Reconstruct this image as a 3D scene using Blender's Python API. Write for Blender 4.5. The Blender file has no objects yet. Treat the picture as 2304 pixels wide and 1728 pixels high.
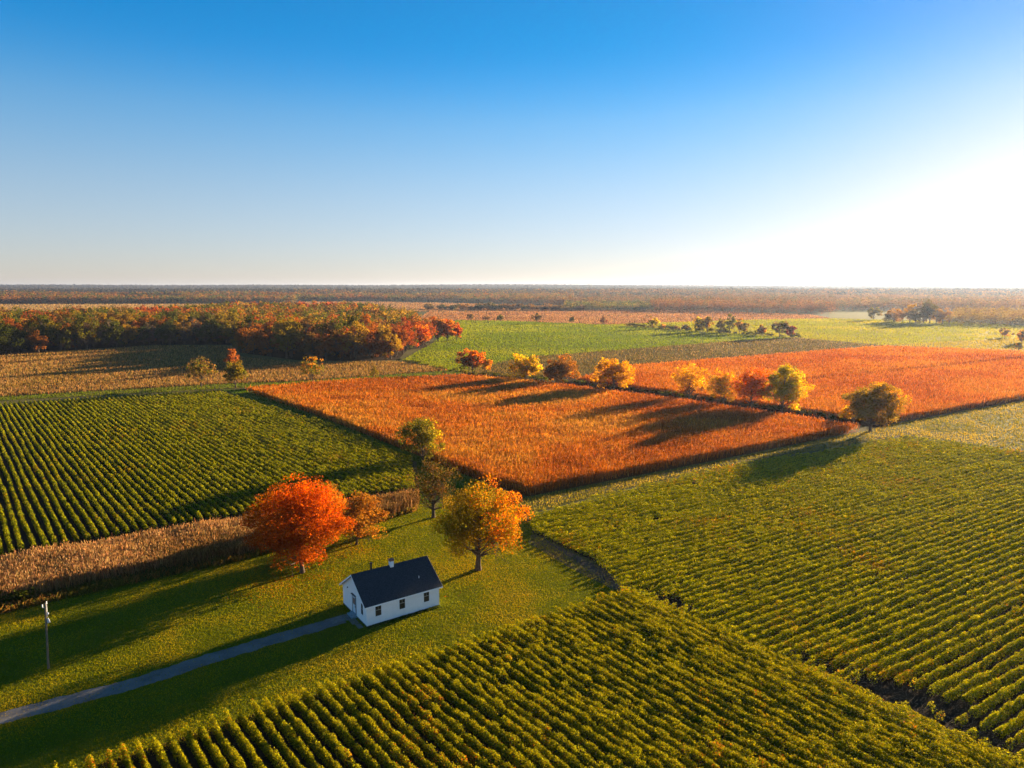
import bpy, math
import numpy as np
from mathutils import Vector

# ------------------------------------------------------------------ camera, sky, sun, exposure
SC = bpy.context.scene
COL = SC.collection
F = 1536.0; HZ = 648.0; H = 42.0; D = 2304/2212.0
PITCH = math.atan((864-HZ)/F)
cam_d = bpy.data.cameras.new('camera'); cam = bpy.data.objects.new('camera', cam_d); COL.objects.link(cam)
cam_d.sensor_width = 36; cam_d.lens = 24; cam_d.clip_start = 0.5; cam_d.clip_end = 40000
cam.location = (0, 0, H); cam.rotation_euler = (math.pi/2-PITCH, 0, 0)
SC.camera = cam

SUN_AZ = math.radians(44.0)      # from +x towards +y
SUN_EL = math.radians(9.2)
world = bpy.data.worlds.new('World'); SC.world = world; world.use_nodes = True
wn = world.node_tree; wl = wn.links
bg = wn.nodes['Background']
sky = wn.nodes.new('ShaderNodeTexSky'); sky.sky_type = 'NISHITA'; sky.sun_disc = False
sky.sun_elevation = SUN_EL; sky.sun_rotation = math.pi/2-SUN_AZ
sky.altitude = 100; sky.air_density = 1.0; sky.dust_density = 0.2; sky.ozone_density = 3.0
gm = wn.nodes.new('ShaderNodeGamma'); gm.inputs['Gamma'].default_value = 0.62      # softer fall-off away from the sun
wl.new(sky.outputs[0], gm.inputs['Color'])
tcw = wn.nodes.new('ShaderNodeTexCoord'); sx = wn.nodes.new('ShaderNodeSeparateXYZ'); wl.new(tcw.outputs['Generated'], sx.inputs[0])
rw = wn.nodes.new('ShaderNodeValToRGB'); wl.new(sx.outputs['Z'], rw.inputs[0])          # colour of the clear air by height
rw.color_ramp.interpolation = 'B_SPLINE'; el = rw.color_ramp.elements; el[0].position = 0.0; el[0].color = (.50, .465, .56, 1); el[1].position = 1.0; el[1].color = (.21, .40, .52, 1)
for p_, c_ in ((.0175, (.505, .475, .56)), (.1236, (.50, .50, .555)), (.225, (.23, .46, .625)), (.30, (.01, .345, .64)), (.38, (.04, .33, .60)), (.5, (.05, .33, .55))):
    e_ = el.new(p_); e_.color = (*c_, 1)
mw = wn.nodes.new('ShaderNodeMix'); mw.data_type = 'RGBA'; mw.blend_type = 'MULTIPLY'; mw.inputs[0].default_value = 1
vs_ = wn.nodes.new('ShaderNodeVectorMath'); vs_.operation = 'SCALE'; vs_.inputs['Scale'].default_value = 2.0; wl.new(gm.outputs[0], vs_.inputs[0]); wl.new(vs_.outputs[0], mw.inputs[6]); wl.new(rw.outputs[0], mw.inputs[7])
dt = wn.nodes.new('ShaderNodeVectorMath'); dt.operation = 'DOT_PRODUCT'; wl.new(tcw.outputs['Generated'], dt.inputs[0])
dt.inputs[1].default_value = (math.cos(SUN_AZ)*math.cos(SUN_EL), math.sin(SUN_AZ)*math.cos(SUN_EL), math.sin(SUN_EL))
mx_ = wn.nodes.new('ShaderNodeMath'); mx_.operation = 'MAXIMUM'; mx_.inputs[1].default_value = 0; wl.new(dt.outputs['Value'], mx_.inputs[0])
pw_ = wn.nodes.new('ShaderNodeMath'); pw_.operation = 'POWER'; pw_.inputs[1].default_value = 18; wl.new(mx_.outputs[0], pw_.inputs[0])
gw = wn.nodes.new('ShaderNodeMix'); gw.data_type = 'RGBA'; gw.blend_type = 'ADD'; wl.new(pw_.outputs[0], gw.inputs[0])
wl.new(mw.outputs[2], gw.inputs[6]); gw.inputs[7].default_value = (1.0, .15, 0, 1)
wl.new(gw.outputs[2], bg.inputs['Color'])
bg.inputs['Strength'].default_value = 0.052

sd = bpy.data.lights.new('sun', 'SUN'); sun = bpy.data.objects.new('sun', sd); COL.objects.link(sun)
sd.energy = 5.0; sd.angle = math.radians(0.5); sd.color = (1.0, 0.76, 0.46)
sdir = Vector((math.cos(SUN_AZ)*math.cos(SUN_EL), math.sin(SUN_AZ)*math.cos(SUN_EL), math.sin(SUN_EL)))
sun.rotation_euler = sdir.to_track_quat('Z', 'Y').to_euler(); sun.location = (0, 0, 200)

SC.view_settings.view_transform = 'Standard'; SC.view_settings.look = 'None'
SC.view_settings.gamma = 1.0; SC.view_settings.exposure = 2.5
SC.render.engine = 'CYCLES'
SC.cycles.max_bounces = 5; SC.cycles.diffuse_bounces = 2; SC.cycles.glossy_bounces = 2
SC.cycles.transmission_bounces = 3; SC.cycles.volume_bounces = 0; SC.cycles.transparent_max_bounces = 4
SC.cycles.caustics_reflective = False; SC.cycles.caustics_refractive = False

RNG = np.random.default_rng(7)

# ------------------------------------------------------------------ terrain and projection helpers
def sm(t):
    t = np.clip(t, 0, 1); return t*t*(3-2*t)
def hgt(x, y):
    x = np.asarray(x, float); y = np.asarray(y, float)
    h = 16*sm((y-1750)/1200.0) + 34*sm((y-3800)/4200.0)
    h = h + sm((y-2500)/3000.)*(3*np.sin(x/830.+1)+2.5*np.sin(x/390.+y/900.)) + sm((y-4500)/2500.)*(4*np.sin(x/1500.+2)-x*0.0004)
    return h
def ray(x, y):
    """direction of view through a point of the photograph (2212 px wide), scaled to unit depth along +y"""
    a = (x*D-1152)/F; b = (y*D-864)/F
    dy = math.cos(PITCH)-b*math.sin(PITCH); dz = -math.sin(PITCH)-b*math.cos(PITCH)
    return a/dy, dz/dy
def G(x, y, z=0.0):
    rx, rz = ray(x, y)
    if rz > -1e-4: rz = -1e-4
    t = (z-H)/rz
    if t > 1700:
        s = np.linspace(1500, 11000, 1901)
        zz = H+rz*s; hh = hgt(rx*s, s)+z
        k = np.nonzero(zz < hh)[0]
        t = s[k[0]] if len(k) else 11000.0
    return (rx*t, t)
def zat(x, y, Y):
    return H+ray(x, y)[1]*Y
def GP(*pts, z=0.0):
    return np.array([G(px, py, z) for px, py in pts])
def proj(x, y, z):
    dy = y; dz = z-H
    c = dy*math.cos(PITCH)-dz*math.sin(PITCH)
    v = -(dy*math.sin(PITCH)+dz*math.cos(PITCH))
    c = np.maximum(c, 0.1)
    return (1152+F*x/c)/D, (864+F*v/c)/D
def inpoly(x, y, poly):
    n = len(poly); r = np.zeros(len(x), bool); j = n-1
    for i in range(n):
        xi, yi = poly[i]; xj, yj = poly[j]
        if yi != yj:
            c = ((yi > y) != (yj > y)) & (x < (xj-xi)*(y-yi)/(yj-yi)+xi)
            r ^= c
        j = i
    return r
def noise2(x, y, s, seed=0):
    """smooth value noise, 0..1"""
    r = np.random.default_rng(seed+11); T = r.random((64, 64))
    x = np.asarray(x)/s; y = np.asarray(y)/s
    xi = np.floor(x).astype(int); yi = np.floor(y).astype(int)
    fx = x-xi; fy = y-yi; fx = fx*fx*(3-2*fx); fy = fy*fy*(3-2*fy)
    a = T[xi % 64, yi % 64]; b = T[(xi+1) % 64, yi % 64]; c = T[xi % 64, (yi+1) % 64]; d = T[(xi+1) % 64, (yi+1) % 64]
    return (a*(1-fx)+b*fx)*(1-fy)+(c*(1-fx)+d*fx)*fy
def fbm(x, y, s, seed=0):
    return .55*noise2(x, y, s, seed)+.3*noise2(x, y, s*.47, seed+1)+.15*noise2(x, y, s*.21, seed+2)

# ------------------------------------------------------------------ materials
def new_mat(name):
    m = bpy.data.materials.new(name); m.use_nodes = True
    nt = m.node_tree; nt.nodes.clear()
    out = nt.nodes.new('ShaderNodeOutputMaterial')
    return m, nt, out
def ramp(nt, stops):
    r = nt.nodes.new('ShaderNodeValToRGB'); e = r.color_ramp.elements
    while len(e) > 1: e.remove(e[0])
    e[0].position = stops[0][0]; e[0].color = (*stops[0][1], 1)
    for p, c in stops[1:]:
        k = e.new(p); k.color = (*c, 1)
    return r
def ground_mat(name, stops, s1=0.05, s2=1.2, bump=0.6, bdist=0.15, rough=0.95, stretch=None, fine=6.0):
    m, nt, out = new_mat(name); L = nt.links
    geo = nt.nodes.new('ShaderNodeNewGeometry'); vec = geo.outputs['Position']
    if stretch:
        mp = nt.nodes.new('ShaderNodeMapping'); mp.inputs['Rotation'].default_value = (0, 0, stretch[0])
        mp.inputs['Scale'].default_value = (stretch[1], stretch[2], 1)
        L.new(vec, mp.inputs['Vector']); vec2 = mp.outputs[0]
    else: vec2 = vec
    n1 = nt.nodes.new('ShaderNodeTexNoise'); n1.inputs['Scale'].default_value = s1; n1.inputs['Detail'].default_value = 5
    n2 = nt.nodes.new('ShaderNodeTexNoise'); n2.inputs['Scale'].default_value = s2; n2.inputs['Detail'].default_value = 6
    n2.inputs['Roughness'].default_value = .7
    L.new(vec, n1.inputs['Vector']); L.new(vec2, n2.inputs['Vector'])
    mx = nt.nodes.new('ShaderNodeMix'); mx.data_type = 'FLOAT'; mx.inputs[0].default_value = .5
    L.new(n1.outputs[0], mx.inputs[2]); L.new(n2.outputs[0], mx.inputs[3])
    r = ramp(nt, stops); L.new(mx.outputs[0], r.inputs[0])
    n3 = nt.nodes.new('ShaderNodeTexNoise'); n3.inputs['Scale'].default_value = fine; n3.inputs['Detail'].default_value = 3
    L.new(vec2, n3.inputs['Vector'])
    bp = nt.nodes.new('ShaderNodeBump'); bp.inputs['Strength'].default_value = bump; bp.inputs['Distance'].default_value = bdist
    L.new(n3.outputs[0], bp.inputs['Height'])
    p = nt.nodes.new('ShaderNodeBsdfPrincipled'); p.inputs['Roughness'].default_value = rough
    p.inputs['Specular IOR Level'].default_value = .02
    L.new(r.outputs[0], p.inputs['Base Color']); L.new(bp.outputs[0], p.inputs['Normal'])
    L.new(p.outputs[0], out.inputs[0]); return m
def leaf_mat(name, trans=0.45, gloss=0.03, warm=(1.0, .9, .55), gain=1.5):
    m, nt, out = new_mat(name); L = nt.links
    at = nt.nodes.new('ShaderNodeAttribute'); at.attribute_name = 'Col'
    oi = nt.nodes.new('ShaderNodeObjectInfo')
    mu = nt.nodes.new('ShaderNodeMix'); mu.data_type = 'RGBA'; mu.blend_type = 'MULTIPLY'; mu.inputs[0].default_value = 1
    L.new(at.outputs['Color'], mu.inputs[6]); L.new(oi.outputs['Color'], mu.inputs[7])
    df = nt.nodes.new('ShaderNodeBsdfDiffuse'); L.new(mu.outputs[2], df.inputs[0])
    tc = nt.nodes.new('ShaderNodeMix'); tc.data_type = 'RGBA'; tc.blend_type = 'MULTIPLY'; tc.inputs[0].default_value = 1
    tc.inputs[7].default_value = (warm[0]*gain, warm[1]*gain, warm[2]*gain, 1); tc.clamp_result = True
    L.new(mu.outputs[2], tc.inputs[6])
    tr = nt.nodes.new('ShaderNodeBsdfTranslucent'); L.new(tc.outputs[2], tr.inputs[0])
    ms = nt.nodes.new('ShaderNodeMixShader'); ms.inputs[0].default_value = trans
    L.new(df.outputs[0], ms.inputs[1]); L.new(tr.outputs[0], ms.inputs[2])
    L.new(ms.outputs[0], out.inputs[0]); return m
def simple(name, col, rough=.7, metal=0, bump=None, spec=.3, var=0.0, vs=3.0):
    m, nt, out = new_mat(name); L = nt.links
    p = nt.nodes.new('ShaderNodeBsdfPrincipled'); p.inputs['Base Color'].default_value = (*col, 1)
    p.inputs['Roughness'].default_value = rough; p.inputs['Metallic'].default_value = metal; p.inputs['Specular IOR Level'].default_value = spec
    tc = nt.nodes.new('ShaderNodeTexCoord')
    if var:
        n = nt.nodes.new('ShaderNodeTexNoise'); n.inputs['Scale'].default_value = vs; n.inputs['Detail'].default_value = 6
        L.new(tc.outputs['Object'], n.inputs['Vector'])
        r = ramp(nt, [(.3, tuple(c*(1-var) for c in col)), (.7, tuple(min(1, c*(1+var)) for c in col))])
        L.new(n.outputs[0], r.inputs[0]); L.new(r.outputs[0], p.inputs['Base Color'])
    if bump:
        kind, sc, st = bump
        if kind == 'wave':
            w = nt.nodes.new('ShaderNodeTexWave'); w.bands_direction = 'Z'; w.wave_profile = 'SAW'; w.inputs['Scale'].default_value = sc
            w.inputs['Distortion'].default_value = .05
        else:
            w = nt.nodes.new('ShaderNodeTexNoise'); w.inputs['Scale'].default_value = sc
        L.new(tc.outputs['Object'], w.inputs['Vector'])
        b = nt.nodes.new('ShaderNodeBump'); b.inputs['Strength'].default_value = st; b.inputs['Distance'].default_value = .03
        L.new(w.outputs[1] if kind == 'wave' else w.outputs[0], b.inputs['Height']); L.new(b.outputs[0], p.inputs['Normal'])
    L.new(p.outputs[0], out.inputs[0]); return m

M = {}
M['leaf'] = leaf_mat('autumn_leaf', .5, .02, gain=1.7)
M['crop'] = leaf_mat('crop_leaf', .34, .012, gain=1.4)
M['corn'] = leaf_mat('dry_corn', .35, .05, (1, .85, .65), 1.3)
M['grass'] = leaf_mat('grass_blade', .42, .02, (1, 1, .5), 1.5)
M['bark'] = simple('bark', (.075, .052, .036), .95, var=.45, vs=4, bump=('noise', 9, .8), spec=.1)
M['ground'] = ground_mat('rural_ground', [(.3, (.055, .06, .015)), (.55, (.10, .085, .03)), (.75, (.16, .11, .05))], .004, .05)
M['lawn'] = ground_mat('lawn_turf', [(.3, (0.0525, 0.0775, 0.0042)), (.5, (0.09, 0.106, 0.0063)), (.68, (0.15, 0.125, 0.0084))], .12, 2.2, .9, .12, fine=9)
M['soil'] = ground_mat('row_soil', [(.3, (0.0176, 0.0114, 0.0066)), (.7, (0.044, 0.0286, 0.0167))], .2, 3, .8, .1, fine=5)
M['corn_soil'] = ground_mat('corn_soil', [(.3, (0.06, 0.033, 0.0132)), (.7, (0.12, 0.066, 0.027))], .1, 2, .8, .1, fine=4)
M['orange_soil'] = ground_mat('orange_soil', [(.3, (0.0792, 0.0273, 0.0048)), (.7, (0.145, 0.0546, 0.00864))], .03, 1, .8, .1, fine=3)
M['tan'] = ground_mat('stubble_ground', [(.3, (0.088, 0.055, 0.02475)), (.7, (0.1485, 0.099, 0.04675))], .015, .4, .8, .3, fine=1.5)
M['green'] = ground_mat('green_field_ground', [(.3, (0.0654, 0.085, 0.00204)), (.7, (0.131, 0.128, 0.0034))], .01, .25, .8, .3, fine=1.5, stretch=(0.84, 0.25, 0.6))
M['lime'] = ground_mat('lime_field_ground', [(.3, (0.12, 0.114, 0.00205)), (.7, (0.2, 0.148, 0.00256))], .01, .25, .8, .3, fine=1.5, stretch=(0.6, 0.21, 0.48))
M['olive'] = ground_mat('olive_field_ground', [(.3, (0.06, 0.051, 0.0168)), (.7, (0.108, 0.084, 0.03))], .02, .5, .8, .3, fine=1.5)
M['pink'] = ground_mat('ploughed_ground', [(.3, (0.1045, 0.04675, 0.0209)), (.7, (0.176, 0.088, 0.044))], .006, .12, .8, .5, fine=.6, stretch=(.1, .2, 2.5))
M['strip'] = ground_mat('track_grass', [(.3, (.075, .075, .010)), (.55, (.12, .105, .016)), (.75, (.17, .14, .028))], .2, 1.6, .8, .1, fine=7, stretch=(-.58, .15, 1.6))
M['litter'] = ground_mat('woodland_floor', [(.3, (0.018, 0.0108, 0.0048)), (.7, (0.048, 0.027, 0.009))], .05, 1)
M['gravel'] = ground_mat('gravel', [(.3, (0.0737, 0.068, 0.0652)), (.5, (0.136, 0.125, 0.119)), (.7, (0.193, 0.176, 0.164))], .5, 5, .9, .06, fine=14)
M['dirt'] = ground_mat('bare_dirt', [(.3, (0.054, 0.0378, 0.027)), (.7, (0.144, 0.108, 0.0765))], .3, 2.5, .9, .1, fine=6)

# ------------------------------------------------------------------ object helpers
def tag(o, label=None, cat=None, group=None, kind=None):
    if label: o['label'] = label
    if cat: o['category'] = cat
    if group: o['group'] = group
    if kind: o['kind'] = kind
    return o
def link(name, me, parent=None, loc=None):
    o = bpy.data.objects.new(name, me); COL.objects.link(o)
    if parent: o.parent = parent
    if loc is not None: o.location = loc
    return o
def empty(name, loc, rz=0):
    o = bpy.data.objects.new(name, None); COL.objects.link(o); o.location = loc; o.rotation_euler = (0, 0, rz)
    o.empty_display_size = .3; return o
def np_mesh(name, V, mat, C=None, k=4):
    """V (n,k,3): n separate faces of k corners; C (n,3) one colour per face"""
    V = np.asarray(V, dtype=np.float32); n = len(V)
    me = bpy.data.meshes.new(name)
    me.vertices.add(n*k); me.vertices.foreach_set('co', V.reshape(-1))
    me.loops.add(n*k); me.loops.foreach_set('vertex_index', np.arange(n*k, dtype=np.int32))
    me.polygons.add(n); me.polygons.foreach_set('loop_start', np.arange(0, n*k, k, dtype=np.int32))
    try: me.polygons.foreach_set('loop_total', np.full(n, k, dtype=np.int32))
    except Exception: pass
    if C is not None:
        a = me.attributes.new('Col', 'FLOAT_COLOR', 'FACE')
        c4 = np.ones((n, 4), np.float32); c4[:, :3] = C; a.data.foreach_set('color', c4.reshape(-1))
    me.update(calc_edges=True); me.materials.append(mat); return me
def py_mesh(name, verts, faces, mat, smooth=False):
    me = bpy.data.meshes.new(name); me.from_pydata([tuple(map(float, v)) for v in verts], [], faces); me.update()
    me.materials.append(mat)
    if smooth: me.polygons.foreach_set('use_smooth', [True]*len(me.polygons))
    return me
def sheet(name, poly, z, mat, kind='structure', label=None, cat=None):
    me = py_mesh(name, [(p[0], p[1], z) for p in poly], [tuple(range(len(poly)))], mat)
    if me.polygons[0].normal.z < 0: me.flip_normals()
    o = link(name, me); tag(o, label, cat, None, kind); return o
def drape(name, cols, mat, z=.25, ny=14):
    """cols: list of (x, y_top, y_bottom) in photo pixels; a sheet laid over the terrain"""
    xs = np.linspace(cols[0][0], cols[-1][0], 40)
    tp = np.interp(xs, [c[0] for c in cols], [c[1] for c in cols]); bt = np.interp(xs, [c[0] for c in cols], [c[2] for c in cols])
    V = []; Fc = []
    for i, x in enumerate(xs):
        b = np.array(G(x, bt[i])); t = np.array(G(x, tp[i]))
        for j in range(ny):
            p = b+(t-b)*(j/(ny-1.)); V.append((p[0], p[1], float(hgt(*p))+z))
    for i in range(len(xs)-1):
        for j in range(ny-1):
            a = i*ny+j; Fc.append((a, a+ny, a+ny+1, a+1))
    o = link(name, py_mesh(name, V, Fc, mat, True)); tag(o, kind='structure'); return o
def rand_dirs(n, r):
    v = r.normal(size=(n, 3)); return v/np.linalg.norm(v, axis=1, keepdims=True)
def leaf_quads(P, size, r, bias=None, b=0.0, aspect=.8):
    n = len(P); N = rand_dirs(n, r)
    if bias is not None: N = N*(1-b)+bias*b
    N /= np.linalg.norm(N, axis=1, keepdims=True)+1e-9
    T = rand_dirs(n, r); U = np.cross(N, T); U /= np.linalg.norm(U, axis=1, keepdims=True)+1e-9
    W = np.cross(N, U); s = (np.asarray(size)*np.ones(n))[:, None]
    return np.stack([P-U*s*.5, P-W*s*.5*aspect+N*s*.08, P+U*s*.5, P+W*s*.5*aspect+N*s*.08], 1)
def blade_quads(P, h, w, r, lean=.25):
    """upright blades: base w wide, top narrower and leaning"""
    n = len(P); a = r.random(n)*2*np.pi; u = np.stack([np.cos(a), np.sin(a), np.zeros(n)], 1)
    h = np.asarray(h)*np.ones(n); w = np.asarray(w)*np.ones(n)
    T = P.copy(); T[:, 2] += h; ln = r.normal(size=(n, 2))*lean; T[:, 0] += ln[:, 0]*h; T[:, 1] += ln[:, 1]*h
    w = w[:, None]
    return np.stack([P-u*w*.5, P+u*w*.5, T+u*w*.28, T-u*w*.28], 1)
def pick(cols, n, r, jit=.18, idx=None):
    c = np.array(cols, float); i = r.integers(0, len(c), n) if idx is None else idx
    out = c[i]*(1+r.normal(size=(n, 1))*jit); return np.clip(out*(1+r.normal(size=(n, 3))*jit*.25), .002, .9)
def scatter(poly, dens, r, cull=True, maxn=400000):
    """points in poly with density dens(dist)"""
    poly = np.asarray(poly); lo = poly.min(0); hi = poly.max(0)
    area = float(np.prod(hi-lo)); dmin = max(40., np.min(np.hypot(poly[:, 0], poly[:, 1])))
    dmin = max(40., min(dmin, max(lo[1], 40)))
    xs = []; ys = []; nt = 12
    eb = np.linspace(lo[1], hi[1], nt+1)
    for k in range(nt):
        a = (eb[k+1]-eb[k])*(hi[0]-lo[0]); dm = dens(max(40., eb[k])); m = int(min(a*dm, 1.6e6))
        x = lo[0]+r.random(m)*(hi[0]-lo[0]); y = eb[k]+r.random(m)*(eb[k+1]-eb[k])
        d = np.hypot(x, y); keep = r.random(m) < dens(d)/dm
        x = x[keep]; y = y[keep]; q = inpoly(x, y, poly); xs.append(x[q]); ys.append(y[q])
    x = np.concatenate(xs); y = np.concatenate(ys)
    if cull:
        px, py = proj(x, y, 0*x); q = (px > -260) & (px < 2500) & (py < 1900); x = x[q]; y = y[q]
    if len(x) > maxn:
        k = r.permutation(len(x))[:maxn]; x = x[k]; y = y[k]
    return x, y

# ------------------------------------------------------------------ ground and fields (pixel outlines are laid on the ground plane)
ys = np.concatenate([np.linspace(-400, 1700, 8), np.linspace(1800, 11000, 60)]); xs = np.linspace(-9500, 9500, 90)
V = [(x, y, float(hgt(x, y))-.03) for y in ys for x in xs]; nx = len(xs)
Fc = [(j*nx+i, j*nx+i+1, (j+1)*nx+i+1, (j+1)*nx+i) for j in range(len(ys)-1) for i in range(nx-1)]
tag(link('ground', py_mesh('ground', V, Fc, M['ground'], True)), kind='structure')

def on(p, poly): return inpoly(np.array([p[0]]), np.array([p[1]]), poly)[0]
LAWN = np.array([(-150, 20), (-60, 20), *GP((190, 1675), (1345, 1282), (1150, 1150), (1120, 1085), (900, 1085), (745, 1135), (540, 1200), (0, 1318)), (-150, 50)])
sheet('lawn', LAWN, 0.004, M['lawn'])
FG = np.array([*GP((120, 1690), (1345, 1284)), (61, 38), (-55, 38)])
FG[0] = G(60, 1700)
sheet('field_soil', FG, 0.010, M['soil'])
RF = np.array([*GP((1140, 1108), (1300, 1066), (1500, 1018), (1900, 946), (1965, 940), (2212, 970), z=1.1), (190, 130), (190, 40), (60.6, 38), *GP((1352, 1284), (1285, 1213), (1150, 1150))])
sheet('field_soil', RF, 0.012, M['soil'])
LV = np.array([*GP((-60, 1218), (540, 1112), (900, 1058), (892, 995), (700, 918), (478, 850), (470, 848), (0, 876)), (-230, 240), (-140, 80)])
HGP = GP((1000, 809), (1250, 832), (1480, 862), (1700, 893), (1900, 925), (1925, 915), (1690, 872), (1480, 843), (1250, 815), (1010, 800))
sheet('hedge_bank', HGP, 0.006, M['litter'])
sheet('field_soil', LV, 0.010, M['soil'])
OF = np.concatenate([GP((1140, 1072), (1500, 1003), (1855, 932)), GP((1820, 913), (1700, 894), (1480, 863), (1250, 833), (1120, 818), (1000, 809), (760, 818), (535, 836), z=2.2), GP((528, 846), (700, 905), (900, 985), (1010, 1030))])
sheet('corn_ground', OF, 0.012, M['orange_soil'])
OF2 = np.concatenate([GP((1245, 815), (1361, 788), (1906, 746), (2212, 757), (2500, 767), z=2.1), GP((2400, 835), (2212, 864), (1930, 914)), GP((1830, 893), (1690, 874), (1480, 846), (1330, 826), z=2.1)])
sheet('corn_ground', OF2, 0.012, M['orange_soil'])
CS = np.array([*GP((-120, 1335), (0, 1310), (267, 1252), (517, 1206), (700, 1155), (850, 1118), (905, 1098)), *GP((905, 1060), (840, 1068), (540, 1115), (0, 1205), (-120, 1225), z=1.8)])
sheet('corn_ground', CS, 0.012, M['corn_soil'])
TF = GP((-150, 868), (0, 857), (480, 830), (640, 824), (970, 801), (860, 782), (640, 784), (520, 772), (500, 749), (340, 747), (0, 770), (-150, 780))
sheet('stubble_field', TF, 0.012, M['tan'])
VG = GP((-60, 870), (0, 866), (480, 840), (640, 833), (1000, 806), (970, 801), (640, 824), (480, 830), (0, 857), (-60, 862))
sheet('grass_verge', VG, 0.016, M['strip'])
VD = GP((478, 842), (530, 842), (700, 903), (900, 983), (1010, 1028), (1120, 1080), (900, 1085), (900, 1058), (900, 998), (700, 918))
sheet('grass_verge', VD, 0.014, M['lawn'])
TR = GP((1120, 1085), (1140, 1074), (1500, 1005), (1855, 934), (1930, 916), (2212, 866), (2500, 830), (2500, 1010), (2212, 972), (1965, 942), (1900, 948), (1500, 1020), (1300, 1068), (1140, 1110))
sheet('grass_track', TR, 0.008, M['strip'])
GF1 = GP((868, 778), (935, 742), (985, 692), (1106, 694), (1310, 702), (1400, 706), (1480, 714), (1720, 730), (1606, 736), (1156, 771), (1090, 782), (1010, 805), (970, 800))
sheet('green_field', GF1, 0.010, M['green'])
OLV = GP((985, 803), (1080, 782), (1156, 770), (1606, 735), (1720, 730), (1906, 746), (1361, 789), (1250, 812), (1120, 815))
sheet('olive_field', OLV, 0.016, M['olive'])
GF2 = GP((1310, 702), (1500, 695), (1700, 690), (1800, 689), (2050, 695), (2212, 704), (2500, 712), (2500, 716), (2190, 731), (1932, 745), (1906, 746), (1720, 730), (1480, 714))
sheet('green_field', GF2, 0.014, M['lime'])
PL = GP((1932, 745), (2190, 731), (2500, 716), (2500, 768), (2212, 758), (1906, 747))
sheet('pale_field', PL, 0.012, M['strip'])
PK = GP((900, 690), (935, 668), (1500, 671), (1750, 680), (1800, 689), (1700, 690), (1500, 695), (1310, 702), (1106, 694), (985, 692))
sheet('ploughed_field', PK, 0.02, M['pink'])
drape('stubble_field', [(-200, 656, 700), (300, 655, 700), (640, 655, 690), (700, 655, 690)], M['tan'])
drape('stubble_field', [(620, 650, 690), (900, 652, 674), (1230, 661, 671), (1300, 666, 672)], M['olive'])
drape('pale_field', [(1790, 671, 690), (2000, 672, 696), (2500, 674, 706)], M['strip'])
WD = GP((-150, 778), (0, 768), (160, 756), (340, 745), (500, 745), (520, 762), (640, 778), (760, 780), (860, 778), (880, 756), (925, 750), (905, 725), (870, 700), (800, 681), (500, 680), (330, 697), (100, 703), (-150, 706))
sheet('woodland_floor', WD, 0.020, M['litter'])
def ragged(pts, w, seed, n=160):
    """ribbon along the photo points with rough edges; w = half width in metres at the two ends"""
    c = GP(*pts); sg = np.r_[0, np.cumsum(np.hypot(*np.diff(c, axis=0).T))]; t = np.linspace(0, sg[-1], n)
    c = np.stack([np.interp(t, sg, c[:, 0]), np.interp(t, sg, c[:, 1])], 1)
    k = np.ones(9)/9; c[4:-4] = np.stack([np.convolve(c[:, 0], k, 'valid'), np.convolve(c[:, 1], k, 'valid')], 1)
    d = np.gradient(c, axis=0); m = np.stack([-d[:, 1], d[:, 0]], 1); m /= np.linalg.norm(m, axis=1, keepdims=True)
    ww = np.linspace(w[0], w[1], n); a1 = ww+.28*(noise2(t, t*0, 1.1, seed)-.5)+.2*(noise2(t, t*0, .35, seed+1)-.5); a2 = ww+.28*(noise2(t, t*0, 1.3, seed+2)-.5)+.2*(noise2(t, t*0, .3, seed+3)-.5)
    return np.concatenate([c+m*a1[:, None], (c-m*a2[:, None])[::-1]])
DR = ragged(((-140, 1592), (-80, 1573), (0, 1553), (150, 1513), (300, 1474), (450, 1424), (600, 1379), (742, 1338)), (1.25, 1.15), 61)
sheet('driveway', DR, 0.018, M['gravel'])
DT = GP((1150, 1152), (1165, 1160), (1290, 1222), (1400, 1284), (1360, 1290), (1240, 1232), (1140, 1172))
sheet('dirt_path', DT, 0.020, M['dirt'])
# thin pale wheel tracks in the grass track and field at the right
for pts in (((1900, 948), (2050, 915), (2212, 885), (2400, 850)), ((1900, 948), (2030, 938), (2212, 960), (2400, 985)), ((1130, 1095), (1500, 1012), (1900, 942))):
    c = GP(*pts); d = np.gradient(c, axis=0); nrm = np.stack([-d[:, 1], d[:, 0]], 1); nrm /= np.linalg.norm(nrm, axis=1, keepdims=True)
    for off in (-.8, .8):
        poly = np.concatenate([c+nrm*(off-.22), (c+nrm*(off+.22))[::-1]])
        sheet('wheel_track', poly, 0.024+off*.002, M['dirt'])

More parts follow.
